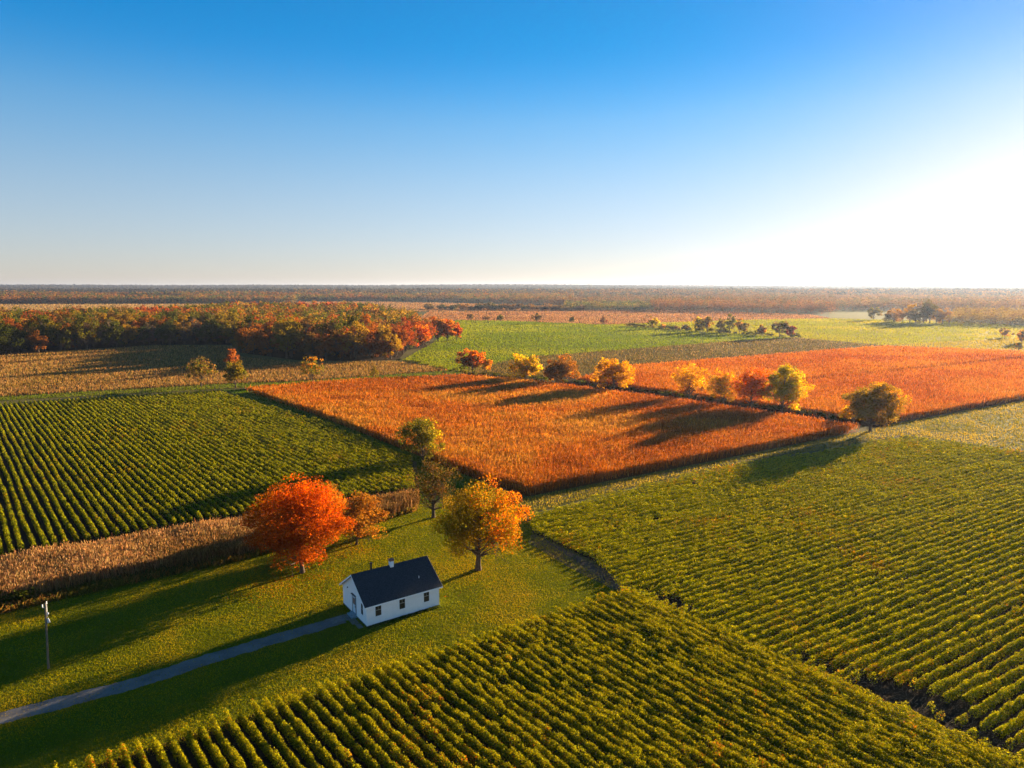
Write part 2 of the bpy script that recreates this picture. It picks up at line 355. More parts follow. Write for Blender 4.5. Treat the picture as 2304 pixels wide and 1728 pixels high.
# ------------------------------------------------------------------ crop rows: one object for each row
def clip_rows(poly, ang, sp, jit, r):
    d = np.array([math.cos(ang), math.sin(ang)]); n = np.array([-d[1], d[0]])
    s = poly@n; out = []
    k = math.floor(s.min()/sp)+1
    while k*sp < s.max():
        o = k*sp; ts = []
        for i in range(len(poly)):
            a = poly[i]; b = poly[(i+1) % len(poly)]; sa = a@n-o; sb = b@n-o
            if (sa < 0) != (sb < 0):
                q = a+(b-a)*(sa/(sa-sb)); ts.append(q@d)
        ts.sort()
        for i in range(0, len(ts)-1, 2):
            if ts[i+1]-ts[i] > 2: out.append((o, ts[i]+r.random()*jit, ts[i+1]-r.random()*jit))
        k += 1
    return d, n, out
def nth(k):
    return str(k)+('th' if 10 < k % 100 < 20 else {1: 'st', 2: 'nd', 3: 'rd'}.get(k % 10, 'th'))
def crop_rows(poly, ang, sp, hh, ww, cols, leafk, name, labels, group, seed, jit=.8, rag=None, autumn=.06, gaps=.02):
    r = np.random.default_rng(seed)
    d, n, rows = clip_rows(poly, ang, sp, jit, r)
    cnt = 0
    for (o, t0, t1) in rows:
        ts = np.arange(t0, t1, .42); ts = ts+r.normal(size=len(ts))*.05
        wob = .10*np.sin(ts/9.+o)+.06*np.sin(ts/3.7+o*3)
        cx = d[0]*ts+n[0]*(o+wob); cy = d[1]*ts+n[1]*(o+wob)
        px, py = proj(cx, cy, 0*cx)
        keep = (px > -170) & (px < 2212+260) & (py < 1659+150)
        g = noise2(cx, cy, 2.6, seed)*.6+noise2(cx, cy, 14, seed+5)*.4
        keep &= (r.random(len(ts)) > gaps) & (g > .10)
        if rag is not None: keep &= (r.random(len(ts)) < rag(cx, cy))
        ts = ts[keep]; cx = cx[keep]; cy = cy[keep]
        if len(ts) < 6: continue
        dist = np.hypot(np.hypot(cx, cy), H)
        ls = np.maximum(.13, dist*.00165)           # leaf size grows a little with distance
        nl = np.maximum(6, (leafk*.42*hh*2.4/(ls*ls)).astype(int))
        I = np.repeat(np.arange(len(ts)), nl); m = len(I)
        ph = hh*(.72+.42*noise2(cx, cy, 1.1, seed+2)+.22*noise2(cx, cy, 6, seed+3)-.1+.10*r.normal(size=len(ts)))
        pw = ww*(.75+.5*noise2(cx, cy, 1.3, seed+4)+.1*r.normal(size=len(ts)))
        a = r.random(m)*np.pi*1.16-np.pi*.08
        rr = .72+.34*r.random(m)
        al = r.normal(size=m)*.22
        lat = np.cos(a)*pw[I]*.5*rr*(1.08-.25*np.sin(a)); z = ph[I]*(.42+.58*np.sin(a)*rr)
        low = r.random(m) < .22; z[low] *= r.random(low.sum())*.7+.1; lat[low] *= .8
        spk = r.random(m) < .06; z[spk] += .16*r.random(spk.sum())+.05
        P = np.stack([cx[I]+d[0]*al+n[0]*lat, cy[I]+d[1]*al+n[1]*lat, np.maximum(z, .06)], 1)
        nb = np.stack([n[0]*np.cos(a), n[1]*np.cos(a), np.sin(a)*.9+.1], 1)
        Q = leaf_quads(P, ls[I]*(.75+.5*r.random(m)), r, nb, .55)
        pa = fbm(cx, cy, 9, seed+6)+.12*r.normal(size=len(ts))
        ci = np.array([0, 1, 2, 2])[r.integers(0, 4, m)]; yl = (np.sin(a) > .6) & (z > ph[I]*.72) & (r.random(m) < .8); ci[yl] = 1  # crest leaves turn yellow; the sunlit top is partly put into their colour
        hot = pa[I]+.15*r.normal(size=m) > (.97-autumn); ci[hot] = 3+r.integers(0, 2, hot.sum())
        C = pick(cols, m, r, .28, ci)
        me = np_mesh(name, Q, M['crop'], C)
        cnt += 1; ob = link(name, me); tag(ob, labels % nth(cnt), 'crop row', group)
    print(name, group, cnt)
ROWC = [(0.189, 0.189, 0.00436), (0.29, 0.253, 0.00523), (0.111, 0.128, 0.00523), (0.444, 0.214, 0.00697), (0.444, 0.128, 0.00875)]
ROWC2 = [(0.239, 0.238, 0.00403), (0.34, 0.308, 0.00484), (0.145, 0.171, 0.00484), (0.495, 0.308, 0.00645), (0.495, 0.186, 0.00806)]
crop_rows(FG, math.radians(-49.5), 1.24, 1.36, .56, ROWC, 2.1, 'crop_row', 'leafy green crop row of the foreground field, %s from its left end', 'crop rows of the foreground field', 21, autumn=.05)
EDG = G(1400, 1284); EDD = np.array([62., 38.])-np.array(EDG); EDD /= np.linalg.norm(EDD)
def rag(x, y):
    s = -(x-EDG[0])*EDD[1]+(y-EDG[1])*EDD[0]       # distance from the field corner diagonal
    t = (x-EDG[0])*EDD[0]+(y-EDG[1])*EDD[1]
    b = (np.abs(s)+.25)/(.25+9.0*np.exp(-((t-36)/9.)**2)*noise2(x, y, 4, 3)+1.6*np.exp(-((t-4)/6.)**2))
    return np.clip(b**1.5+.10, .12, 1)
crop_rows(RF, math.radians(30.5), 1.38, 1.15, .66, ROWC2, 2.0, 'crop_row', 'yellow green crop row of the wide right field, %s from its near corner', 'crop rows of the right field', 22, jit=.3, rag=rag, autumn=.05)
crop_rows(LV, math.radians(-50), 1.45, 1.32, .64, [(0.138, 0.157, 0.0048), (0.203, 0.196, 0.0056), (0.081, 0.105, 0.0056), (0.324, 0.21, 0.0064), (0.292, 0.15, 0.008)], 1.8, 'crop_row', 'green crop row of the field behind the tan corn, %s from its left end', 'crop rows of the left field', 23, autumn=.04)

# ------------------------------------------------------------------ standing corn, stubble, grass
def field(name, poly, h, cols, label, cat, seed, base=.14, cover=1.0, aspect=.35, mat='corn', lean=.22, px=.00165, mx=200000, hn=.25, big=25, skip=None, hrnd=.18):
    r = np.random.default_rng(seed)
    size = lambda d: np.maximum(base, np.hypot(d, H)*px)
    x, y = scatter(poly, lambda d: cover/size(d)**2, r, maxn=mx)
    if skip is not None:
        q = ~skip(x, y); x = x[q]; y = y[q]
    d = np.hypot(x, y); s = size(d); n = len(x)
    hh = h*(1-hn/2+hn*fbm(x, y, 4, seed))*(1+hrnd*r.normal(size=n))
    bl = np.maximum(1.5*s, .26) if h > 1.2 else hh
    lift = np.maximum(0, hh-bl)
    low = r.random(n) < .45; lift = np.where(low, lift*r.random(n), lift)
    P = np.stack([x, y, lift+hgt(x, y)], 1)
    Q = blade_quads(P, np.maximum(hh-lift, s*.8), s*aspect*(.7+.6*r.random(n))*1.5, r, lean)
    pa = fbm(x, y, big, seed+4)
    k = len(cols); ci = np.clip(((pa-.25)*2*k+r.normal(size=n)*.9), 0, k-1).astype(int)
    C = pick(cols, n, r, .38 if mat == 'corn' else .17 if name != 'field_grass' else .08, ci)
    if mat == 'corn':
        w = r.random(n) < .07; C[w] = C[w]*.5+np.array([.30, .17, .08])*.8
    o = link(name, np_mesh(name, Q, M[mat], C)); tag(o, label, cat, None, 'stuff'); print(name, n); return o
TA, TB = [np.array(G(*p, z=1.0)) for p in ((1600, 838), (2300, 764))]
def tram(x, y):
    d = (TB-TA)/np.linalg.norm(TB-TA); return np.abs((x-TA[0])*d[1]-(y-TA[1])*d[0]+1.5*np.sin(y/21.)) < 2.2
OC = [(0.268, 0.0689, 0.00586), (0.359, 0.103, 0.00753), (0.43, 0.138, 0.00918), (0.412, 0.187, 0.0209)]
field('corn_crop', OF, 2.2, OC, 'rust orange dry corn filling the middle field', 'corn', 31, cover=1.5, mx=850000, px=.0012, base=.12, lean=.16)
field('corn_crop', OF2, 2.1, [(0.319, 0.0785, 0.00547), (0.386, 0.111, 0.00625), (0.437, 0.143, 0.00703), (0.437, 0.166, 0.0117)], 'orange dry corn filling the field beyond the tree line', 'corn', 32, cover=1.4, mx=600000, big=40, px=.0013, lean=.16, skip=tram)
field('corn_crop', CS, 1.9, [(0.26, 0.133, 0.0436), (0.335, 0.18, 0.067), (0.409, 0.24, 0.1), (0.204, 0.111, 0.0335)], 'tan dry corn strip between the lawn and the left crop rows', 'corn', 33, cover=3.2, mx=300000, hn=.35, lean=.16, px=.0012)
field('stubble', TF, .9, [(0.169, 0.092, 0.024), (0.221, 0.127, 0.036), (0.26, 0.155, 0.048), (0.182, 0.109, 0.024)], 'low tan stubble in front of the autumn wood', 'stubble', 34, base=.3, cover=.7, mx=250000, big=30)
field('field_grass', GF1, .5, [(0.0816, 0.111, 0.00192), (0.12, 0.142, 0.00256), (0.163, 0.167, 0.0032)], 'bright green grass of the field behind the tree line', 'grass', 35, base=.3, cover=.4, mx=150000, mat='grass', big=45)
field('field_grass', GF2, .5, [(0.146, 0.146, 0.00192), (0.197, 0.178, 0.0024), (0.24, 0.191, 0.0024)], 'yellow green grass of the far right field', 'grass', 36, base=.3, cover=.4, mx=120000, mat='grass', big=60)
field('stubble', OLV, .7, [(0.0924, 0.0727, 0.0154), (0.125, 0.0949, 0.022), (0.145, 0.108, 0.0264)], 'olive brown stubble between the green field and the orange corn', 'stubble', 37, base=.3, cover=.45, mx=90000)
field('field_grass', TR, .28, [(0.116, 0.0992, 0.0076), (0.2, 0.139, 0.0127), (0.284, 0.189, 0.0253)], 'short pale grass along the track right of the orange corn', 'grass', 38, base=.12, cover=.5, mx=90000, mat='grass', big=8)
field('stubble', PK, .5, [(.21, .095, .035), (.25, .125, .05), (.28, .15, .06)], 'pinkish brown stubble of the field behind the green field', 'stubble', 46, base=.3, cover=.35, mx=120000, big=60)
MS = GP((650, 690), (640, 672), (640, 653), (800, 652), (1000, 656), (1230, 663), (1230, 671), (935, 672))
field('stubble', MS, .6, [(.20, .11, .045), (.25, .145, .06)], 'pale stubble of the far middle field', 'stubble', 47, base=.3, cover=.35, mx=70000, big=90)
FS = GP((-150, 700), (-150, 659), (300, 658), (640, 657), (640, 686), (330, 696))
field('stubble', FS, .6, [(.20, .13, .045), (.25, .165, .06)], 'pale stubble behind the autumn wood at the far left', 'stubble', 48, base=.3, cover=.35, mx=70000, big=90)
field('field_grass', PL, .5, [(0.211, 0.151, 0.009), (0.253, 0.177, 0.0126)], 'pale dry grass at the far right edge', 'grass', 39, base=.3, cover=.4, mx=30000, mat='grass')
field('verge_grass', VD, .25, [(.05, .09, .008), (.08, .11, .012)], 'dark green grass verge along the left side of the orange corn', 'grass', 40, cover=.5, mx=60000, mat='grass')
field('verge_grass', VG, .35, [(0.066, 0.0935, 0.0066), (0.099, 0.099, 0.011)], 'light green verge between stubble and the left crop rows', 'grass', 41, base=.2, cover=.5, mx=40000, mat='grass')

# house placement (needed to keep the grass out of it)
HO = np.array(G(793, 1355.7)); HA = math.radians(35.0); HL = 10.2; HWD = 7.8
ha = np.array([math.cos(HA), math.sin(HA)]); hb = np.array([-ha[1], ha[0]])
def house_box(x, y):
    u = (x-HO[0])*ha[0]+(y-HO[1])*ha[1]; v = (x-HO[0])*hb[0]+(y-HO[1])*hb[1]
    return (u > -.1) & (u < HL+.1) & (v > -.1) & (v < HWD+.1)
def blocked(x, y):
    u = (x-HO[0])*ha[0]+(y-HO[1])*ha[1]; v = (x-HO[0])*hb[0]+(y-HO[1])*hb[1]
    a = (u > -.1) & (u < HL+.1) & (v > -.1) & (v < HWD+.1)
    return a | inpoly(x, y, DR)
field('weeds', DT, .3, [(.10, .10, .012), (.16, .12, .03)], 'sparse weeds on the bare strip between lawn and right crop rows', 'weeds', 49, base=.12, cover=.22, mx=9000, mat='grass', lean=.5, big=3)
GR = np.array([*GP((-60, 1700), (190, 1680), (1350, 1284), (1150, 1150), (1120, 1085), (900, 1090), (745, 1140), (540, 1203), (0, 1320), (-100, 1335))])
field('grass', GR, .085, [(0.113, 0.119, 0.0028), (0.165, 0.156, 0.0028), (0.226, 0.186, 0.0035), (0.278, 0.193, 0.0056)], 'short mown grass of the lawn round the white house', 'grass', 42, base=.085, px=.0009, cover=.62, aspect=.55, mx=420000, mat='grass', lean=.5, big=7, skip=lambda x, y: blocked(x, y) & (house_box(x, y) | (RNG.random(len(x)) > .07)), hrnd=.3)

# ------------------------------------------------------------------ trees
def tube(paths, sides=6):
    V = []; Fc = []
    for pts, rad in paths:
        pts = np.asarray(pts, float); m = len(pts); b0 = len(V)
        for i in range(m):
            t = pts[min(i+1, m-1)]-pts[max(i-1, 0)]; t = t/(np.linalg.norm(t)+1e-9)
            u = np.cross(t, (0, 0, 1.) if abs(t[2]) < .9 else (1., 0, 0)); u /= np.linalg.norm(u); w = np.cross(t, u)
            for k in range(sides):
                a = 2*math.pi*k/sides; V.append(pts[i]+(u*math.cos(a)+w*math.sin(a))*rad[i])
        for i in range(m-1):
            for k in range(sides):
                a = b0+i*sides+k; b = b0+i*sides+(k+1) % sides; Fc.append((a, b, b+sides, a+sides))
        Fc.append(tuple(b0+(m-1)*sides+k for k in range(sides)))
    return V, Fc
def tree_meshes(h, hb0, rx, ry, off, nclump, nleaf, ls, colf, seed, sparse=0.0, trunk_r=None, name='tree', low=-.85, irr=.20):
    rx = rx*(1.0 if name == 'field_tree' else 1.08 if nclump > 90 else 1.15); ry = ry*1.1
    """h height, hb0 crown bottom, rx/ry radii, off (x,y) shift of the crown from the trunk base. returns (trunk, crown)"""
    r = np.random.default_rng(seed)
    tr = trunk_r or h*.022
    cz = (h+hb0)/2; rz = (h-hb0)/2
    dv = rand_dirs(nclump*3, r); dv = dv[dv[:, 2] > low][:nclump]; k = len(dv)
    rad = r.random(k)**.42*.93
    lump = 1+irr*np.sin(dv[:, 0]*3.1+seed)*np.cos(dv[:, 1]*2.7+seed*2)+irr*.5*r.normal(size=k)
    if name == 'maple_tree': rad = np.clip(rad*(1+.10*r.normal(size=k)), 0, .98)
    rad = np.clip(rad*(lump if name != 'maple_tree' else 1), 0, 1.02)
    Cc = np.stack([dv[:, 0]*rx*rad+off[0]*.9, dv[:, 1]*ry*rad+off[1]*.9, cz+dv[:, 2]*rz*rad], 1)
    Cc[:, :2] *= (1-.28*np.clip((Cc[:, 2:3]-cz)/rz, 0, 1)**2)
    cr = (.17+.10*r.random(k))*min(rx, rz)*(1-.35*sparse)
    # limbs
    paths = []
    top = np.array([off[0]*.6, off[1]*.6, h*.78]); fork = np.array([off[0]*.12, off[1]*.12, max(hb0*.85, h*.12)])
    tp = np.array([(0, 0, -.15), (0, 0, h*.03), fork*.5+np.array([r.normal()*.02*h*.3, 0, 0]), fork, fork+(top-fork)*.35+np.append(r.normal(size=2)*.02*h, 0), fork+(top-fork)*.7+np.append(r.normal(size=2)*.02*h, 0), top])
    paths.append((tp, [tr*1.5, tr*1.12, tr, tr*.95, tr*.6, tr*.35, tr*.08]))
    nl = min(k, 46)
    sel = r.permutation(k)[:nl]
    for j, i in enumerate(sel):
        c = Cc[i]; s = fork+(top-fork)*np.clip((c[2]-fork[2])/(top[2]-fork[2]+1e-6)-.45, 0, .75)*1.0
        mid = s+(c-s)*.5+np.array([0, 0, -.06*h*r.random()]); r0 = tr*(.5 if j < 9 else .24)
        paths.append(([s, s+(mid-s)*.5+np.array([0, 0, .01*h]), mid, s+(c-s)*.8, c], [r0, r0*.75, r0*.5, r0*.3, r0*.08]))
        for q in range(2):
            e = mid+(c-mid)*.3+rand_dirs(1, r)[0]*cr[i]*2.2; paths.append(([mid, mid*.5+e*.5, e], [r0*.35, r0*.2, r0*.05]))
    tv, tf = tube(paths); tm = py_mesh(name+'_trunk', tv, tf, M['bark'], True)
    per = max(4, nleaf//k); I = np.repeat(np.arange(k), per); m = len(I)
    dd = rand_dirs(m, r); rr = (.35+.75*r.random(m)**.6)
    cr = cr*(.8+.5*r.random(k)); P = Cc[I]+dd*(cr[I]*rr)[:, None]*np.array([1.15, 1.15, .85])
    P[:, 2] = np.where(P[:, 2] < hb0, hb0+np.abs(r.normal(size=m))*.06*h, P[:, 2])
    out = P-np.array([off[0], off[1], cz]); out /= np.linalg.norm(out, axis=1, keepdims=True)+1e-9
    Q = leaf_quads(P, ls*(.7+.6*r.random(m)), r, out*.45+dd*.55, .5)
    rel = np.stack([(P[:, 0]-off[0])/rx, (P[:, 1]-off[1])/ry, (P[:, 2]-cz)/rz], 1)
    cm = np_mesh(name+'_crown', Q, M['leaf'], colf(rel, I, k, r))
    return tm, cm
def mixc(cols, jit=.18, side=None, sidecols=None, thr=.35, soft=.25):
    """clump colours; beyond thr along the direction 'side' the clumps take sidecols"""
    def f(rel, I, k, r):
        n = len(I); ci = r.integers(0, len(cols), k)[I]; q = r.random(n) < .25; ci[q] = r.integers(0, len(cols), q.sum())
        C = pick(cols, n, r, jit, ci)
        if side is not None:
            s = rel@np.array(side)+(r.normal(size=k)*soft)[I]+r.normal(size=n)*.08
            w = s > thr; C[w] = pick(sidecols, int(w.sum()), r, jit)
        return C
    return f
RED = [(0.389, 0.0606, 0.00173), (0.422, 0.0858, 0.00208), (0.355, 0.0454, 0.00173)]
ORA = [(0.388, 0.121, 0.00212), (0.372, 0.093, 0.00181), (0.404, 0.162, 0.00272)]
GOL = [(0.452, 0.217, 0.00171), (0.411, 0.174, 0.00143), (0.477, 0.26, 0.00237)]
YEL = [(0.441, 0.336, 0.00259), (0.37, 0.319, 0.00233), (0.485, 0.303, 0.00259)]
OLI = [(0.108, 0.1008, 0.01152), (0.144, 0.1116, 0.01152), (0.0792, 0.0864, 0.01152)]
OGO = [(0.143, 0.1, 0.00452), (0.182, 0.105, 0.00481), (0.11, 0.0902, 0.00452)]
BRN = [(0.144, 0.072, 0.0252), (0.1872, 0.0936, 0.0216), (0.108, 0.072, 0.0288)]
DRK = [(0.0396, 0.0468, 0.0108), (0.0576, 0.0576, 0.01296)]
WIN = [(0.2016, 0.036, 0.018), (0.144, 0.0288, 0.018)]
def spec_tree(bx, by, top, xl, xr, cb, colf, label, cat='tree', dens=1.0, seed=1, sparse=0., name='autumn_tree', group=None, tr=None, clumps=None, low=-.85, depthk=1.0):
    x, y = G(bx, by); c = y*math.cos(PITCH)+H*math.sin(PITCH)
    h = zat(bx, top, y); hb0 = max(.3, zat(bx, cb, y)); w = (xr-xl)*D*c/F/2; ox = ((xl+xr)/2-bx)*D*c/F
    ls = max(.24, math.hypot(y, H)*.0021)
    area = 4*math.pi*((w*w+2*w*(h-hb0)/2)/3)
    nleaf = int(dens*2.3*area/(ls*ls*.5)); nc = int((clumps or int(60*dens)+20)*1.5); cb = cb+(0 if name == 'maple_tree' else (by-cb)*.15); hb0 = max(.3, zat(bx, cb, y))
    tm, cm = tree_meshes(h, hb0, w, w*depthk, (ox, 0), nc, nleaf, ls, colf, seed, sparse, tr, name, low)
    o = empty(name, (x, y, 0)); tag(o, label, cat, group)
    link('trunk', tm, o); link('crown', cm, o); return o
S3 = (.75, -.1, .15)
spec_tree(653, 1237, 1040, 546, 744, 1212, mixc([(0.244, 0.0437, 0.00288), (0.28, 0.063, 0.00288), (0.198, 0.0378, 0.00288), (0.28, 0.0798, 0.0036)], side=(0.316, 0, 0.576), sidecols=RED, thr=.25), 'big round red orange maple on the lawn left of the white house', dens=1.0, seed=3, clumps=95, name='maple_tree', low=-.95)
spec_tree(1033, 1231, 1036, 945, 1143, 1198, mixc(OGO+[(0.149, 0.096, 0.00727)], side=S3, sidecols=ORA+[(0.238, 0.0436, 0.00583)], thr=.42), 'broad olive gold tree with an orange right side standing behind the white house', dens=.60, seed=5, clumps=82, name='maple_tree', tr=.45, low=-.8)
spec_tree(770, 1177, 1064, 738, 832, 1164, mixc([(0.2448, 0.09, 0.0108), (0.288, 0.1152, 0.0108), (0.1872, 0.0864, 0.01296)]), 'small rusty orange tree between the red maple and the corn strip', dens=.75, seed=8, clumps=60)
spec_tree(716, 1148, 1046, 680, 752, 1135, mixc([(0.2592, 0.108, 0.0108), (0.3024, 0.1224, 0.01296), (0.2016, 0.108, 0.0144)]), 'orange tree half hidden behind the red maple', dens=.75, seed=9, clumps=50)
spec_tree(936, 1118, 984, 886, 988, 1100, mixc([(0.0845, 0.039, 0.0117), (0.065, 0.0358, 0.00975), (0.078, 0.0553, 0.0078), (0.039, 0.0358, 0.0078)]), 'sparse brown tree with dark bare limbs left of the olive gold tree', dens=.24, seed=12, sparse=.6, clumps=90, tr=.34)
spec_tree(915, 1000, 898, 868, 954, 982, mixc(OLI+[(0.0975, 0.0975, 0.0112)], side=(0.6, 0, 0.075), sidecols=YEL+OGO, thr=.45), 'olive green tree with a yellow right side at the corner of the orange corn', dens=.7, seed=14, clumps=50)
spec_tree(435, 836, 770, 405, 466, 826, mixc(BRN+OLI), 'sparse grey brown tree, leftmost beside the stubble field', dens=.35, seed=15, sparse=.5, clumps=50)
spec_tree(509, 838, 778, 484, 532, 826, mixc(OLI+OGO), 'small dense olive tree at the top corner of the left crop rows', dens=.8, seed=16, clumps=40)
spec_tree(502, 803, 753, 488, 517, 796, mixc([(.35, .12, .02), (.28, .08, .02)]), 'slim rust coloured tree right behind the small olive tree', dens=.6, seed=17, clumps=24)
spec_tree(675, 827, 767, 652, 698, 816, mixc(OLI+[(.36, .16, .015)], side=(0, 0, 1), sidecols=ORA+OGO, thr=.45), 'thin orange topped tree alone on the verge of the stubble field', dens=.4, seed=18, sparse=.4, clumps=40)
spec_tree(808, 817, 793, 798, 819, 815, mixc(OGO), 'small yellow green sapling in the stubble field', cat='sapling', dens=.5, seed=19, clumps=18, name='sapling')
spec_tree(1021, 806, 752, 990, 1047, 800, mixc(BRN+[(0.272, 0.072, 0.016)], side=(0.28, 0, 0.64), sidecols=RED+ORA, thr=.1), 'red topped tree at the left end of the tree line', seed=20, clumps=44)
spec_tree(1051, 806, 772, 1040, 1065, 803, mixc(ORA+GOL), 'small orange tree hugging the red topped tree', dens=.7, seed=22, clumps=18)
spec_tree(1138, 826, 760, 1100, 1167, 822, mixc(GOL+YEL+OGO), 'golden yellow tree, third in the tree line', dens=.75, seed=23, clumps=50)
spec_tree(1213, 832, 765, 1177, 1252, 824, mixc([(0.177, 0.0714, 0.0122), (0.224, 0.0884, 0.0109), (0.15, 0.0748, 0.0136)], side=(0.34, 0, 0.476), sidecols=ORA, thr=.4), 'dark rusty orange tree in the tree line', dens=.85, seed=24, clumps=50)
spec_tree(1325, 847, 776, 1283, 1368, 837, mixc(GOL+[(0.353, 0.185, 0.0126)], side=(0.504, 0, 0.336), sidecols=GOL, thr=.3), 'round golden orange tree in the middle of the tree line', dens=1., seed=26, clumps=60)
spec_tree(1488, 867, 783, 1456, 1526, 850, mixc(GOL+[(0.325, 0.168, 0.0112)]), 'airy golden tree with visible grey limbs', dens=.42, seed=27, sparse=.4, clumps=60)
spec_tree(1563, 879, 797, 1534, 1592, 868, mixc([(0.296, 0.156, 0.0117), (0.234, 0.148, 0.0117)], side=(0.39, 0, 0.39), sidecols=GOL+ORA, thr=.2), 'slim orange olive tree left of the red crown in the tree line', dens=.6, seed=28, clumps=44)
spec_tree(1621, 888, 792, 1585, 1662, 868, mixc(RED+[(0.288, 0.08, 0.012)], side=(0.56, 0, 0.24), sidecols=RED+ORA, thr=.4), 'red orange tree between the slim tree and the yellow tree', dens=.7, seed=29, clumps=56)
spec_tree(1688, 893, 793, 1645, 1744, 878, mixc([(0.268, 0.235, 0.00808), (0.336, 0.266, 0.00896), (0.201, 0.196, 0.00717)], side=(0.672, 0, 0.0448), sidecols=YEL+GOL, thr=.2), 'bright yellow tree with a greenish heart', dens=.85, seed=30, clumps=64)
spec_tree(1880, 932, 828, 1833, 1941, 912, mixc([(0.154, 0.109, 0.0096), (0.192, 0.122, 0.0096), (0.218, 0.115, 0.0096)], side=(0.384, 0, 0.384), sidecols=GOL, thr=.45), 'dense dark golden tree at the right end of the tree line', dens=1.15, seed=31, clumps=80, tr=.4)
spec_tree(1845, 915, 868, 1816, 1862, 910, mixc(GOL+OGO), 'low yellow tree tucked against the dark golden tree', dens=.7, seed=32, clumps=26)
# scattered far trees
FARG = 'far trees along the field edges'
far = [(1017, 692, 678, 1008, 1025, DRK+BRN, 'small dark round tree, first by the green field edge'), (1048, 693, 682, 1042, 1060, BRN, 'small brown tree just right of the dark round tree'),
 (1080, 695, 680, 1070, 1091, DRK+OLI, 'dark olive round tree at the top of the green field'), (1160, 700, 677, 1147, 1172, BRN+DRK, 'dark branching tree standing before the ploughed field'),
 (1235, 699, 685, 1228, 1241, DRK, 'tiny dark tree below the ploughed field'), (1304, 702, 684, 1296, 1312, BRN+WIN, 'small brown purple tree below the ploughed field'),
 (1410, 711, 683, 1398, 1423, OGO+YEL, 'yellow green tree standing alone left of the grove'), (1433, 711, 699, 1427, 1440, GOL, 'tiny yellow tree next to the yellow green tree'),
 (1646, 726, 703, 1632, 1657, BRN+ORA, 'rusty small tree right of the grove'), (1684, 729, 692, 1664, 1703, OLI+BRN, 'dark olive tree at the end of the field edge'),
 (1709, 729, 704, 1695, 1722, WIN, 'wine red small tree at the end of the field edge'), (1887, 692, 661, 1874, 1901, OGO+OLI, 'rounded olive tree alone before the far right wood'),
 (2170, 730, 709, 2157, 2184, BRN+GOL, 'forked brown tree in the yellow green field at the right edge'), (2206, 742, 712, 2193, 2222, BRN+GOL, 'brown tree cut by the right edge of the view'),
 (2200, 759, 738, 2191, 2208, OLI+BRN, 'small dark bush like tree at the right edge')]
for i, (bx, by, tp, xl, xr, cl, lb) in enumerate(far):
    spec_tree(bx, by, tp, xl, xr, by-(by-tp)*.18, mixc(cl), lb, dens=.7, seed=60+i, clumps=18, name='field_tree')
for i, (bx, by, tp, xl, xr, cl, lb) in enumerate([
 (1508, 717, 682, 1494, 1522, OGO+YEL, 'leftmost tree of the grove on the field edge, yellow olive'), (1528, 717, 681, 1516, 1541, GOL+OGO, 'golden tree second from the left in the grove'),
 (1556, 719, 686, 1545, 1568, OGO, 'slim olive gold tree in the middle of the grove'), (1575, 719, 679, 1562, 1590, OLI, 'dark green tree, tallest of the grove'),
 (1597, 721, 686, 1586, 1607, GOL+OGO, 'yellow tree right of the dark green one in the grove'), (1607, 722, 697, 1597, 1619, OGO, 'low olive tree at the right end of the grove'),
 (1480, 714, 700, 1470, 1489, OLI+BRN, 'low grey olive tree left of the grove'), (1462, 713, 703, 1455, 1470, BRN, 'tiny brown tree far left of the grove')]):
    spec_tree(bx, by, tp, xl, xr, by-(by-tp)*.1, mixc(cl), lb, dens=.7, seed=90+i, clumps=20, name='field_tree')

# shrubs along the tree line, one object each
def shrub_mesh(seed, nleaf=420, ls=.42):
    r = np.random.default_rng(seed); k = 12
    c = np.stack([r.normal(size=k)*.5, r.normal(size=k)*.4, .35+.55*r.random(k)], 1); I = np.repeat(np.arange(k), nleaf//k)
    P = c[I]+rand_dirs(len(I), r)*(.42*r.random(len(I))**.5)[:, None]; P[:, 2] = np.maximum(P[:, 2], .05)
    return np_mesh('shrub', leaf_quads(P, ls*.5*(.7+.6*r.random(len(I))), r), M['leaf'], pick([(.9, .9, .9), (1.1, 1.05, .8), (.7, .7, .7)], len(I), r, .2))
SHR = [shrub_mesh(200+i) for i in range(4)]
def shrubs(path, step, size, cols, label, group, seed, spread=1.0):
    r = np.random.default_rng(seed); p = GP(*path)
    seg = np.r_[0, np.cumsum(np.hypot(*np.diff(p, axis=0).T))]
    s = 0.0; k = 0
    while s < seg[-1]:
        x = np.interp(s, seg, p[:, 0])+r.normal()*spread; y = np.interp(s, seg, p[:, 1])+r.normal()*spread
        o = link('shrub', SHR[k % 4], None, (x, y, float(hgt(x, y))-.05)); sc = size*(.6+.8*r.random())
        o.scale = (sc*1.3, sc*1.1, sc); o.rotation_euler = (0, 0, r.random()*6.28); c = cols[r.integers(0, len(cols))]
        o.color = (*c, 1); tag(o, label, 'shrub', group); s += step*(.5+r.random()); k += 1
    print('shrubs', group, k)
shrubs(((1005, 807), (1120, 816), (1250, 830), (1480, 859), (1700, 890), (1840, 912)), 3.0, 1.35, DRK+DRK+OLI+[(.06, .05, .01)], 'low bush in the undergrowth beneath the tree line', 'bushes beneath the tree line', 301, .9)
shrubs(((1360, 706), (1480, 714), (1620, 724), (1720, 730)), 9, 3.0, DRK+OLI, 'low bush on the edge between the two green fields', 'bushes between the green fields', 302)
shrubs(((930, 669), (1050, 670), (1150, 671), (1260, 672)), 11, 9.0, DRK+BRN+[(.12, .07, .03)], 'dark bush of the far hedge behind the ploughed field', 'bushes of the far hedge', 303, 6)
shrubs(((865, 780), (960, 798), (1005, 806)), 5, 1.5, DRK+OLI, 'low bush along the lane corner left of the tree line', 'bushes by the lane corner', 304)
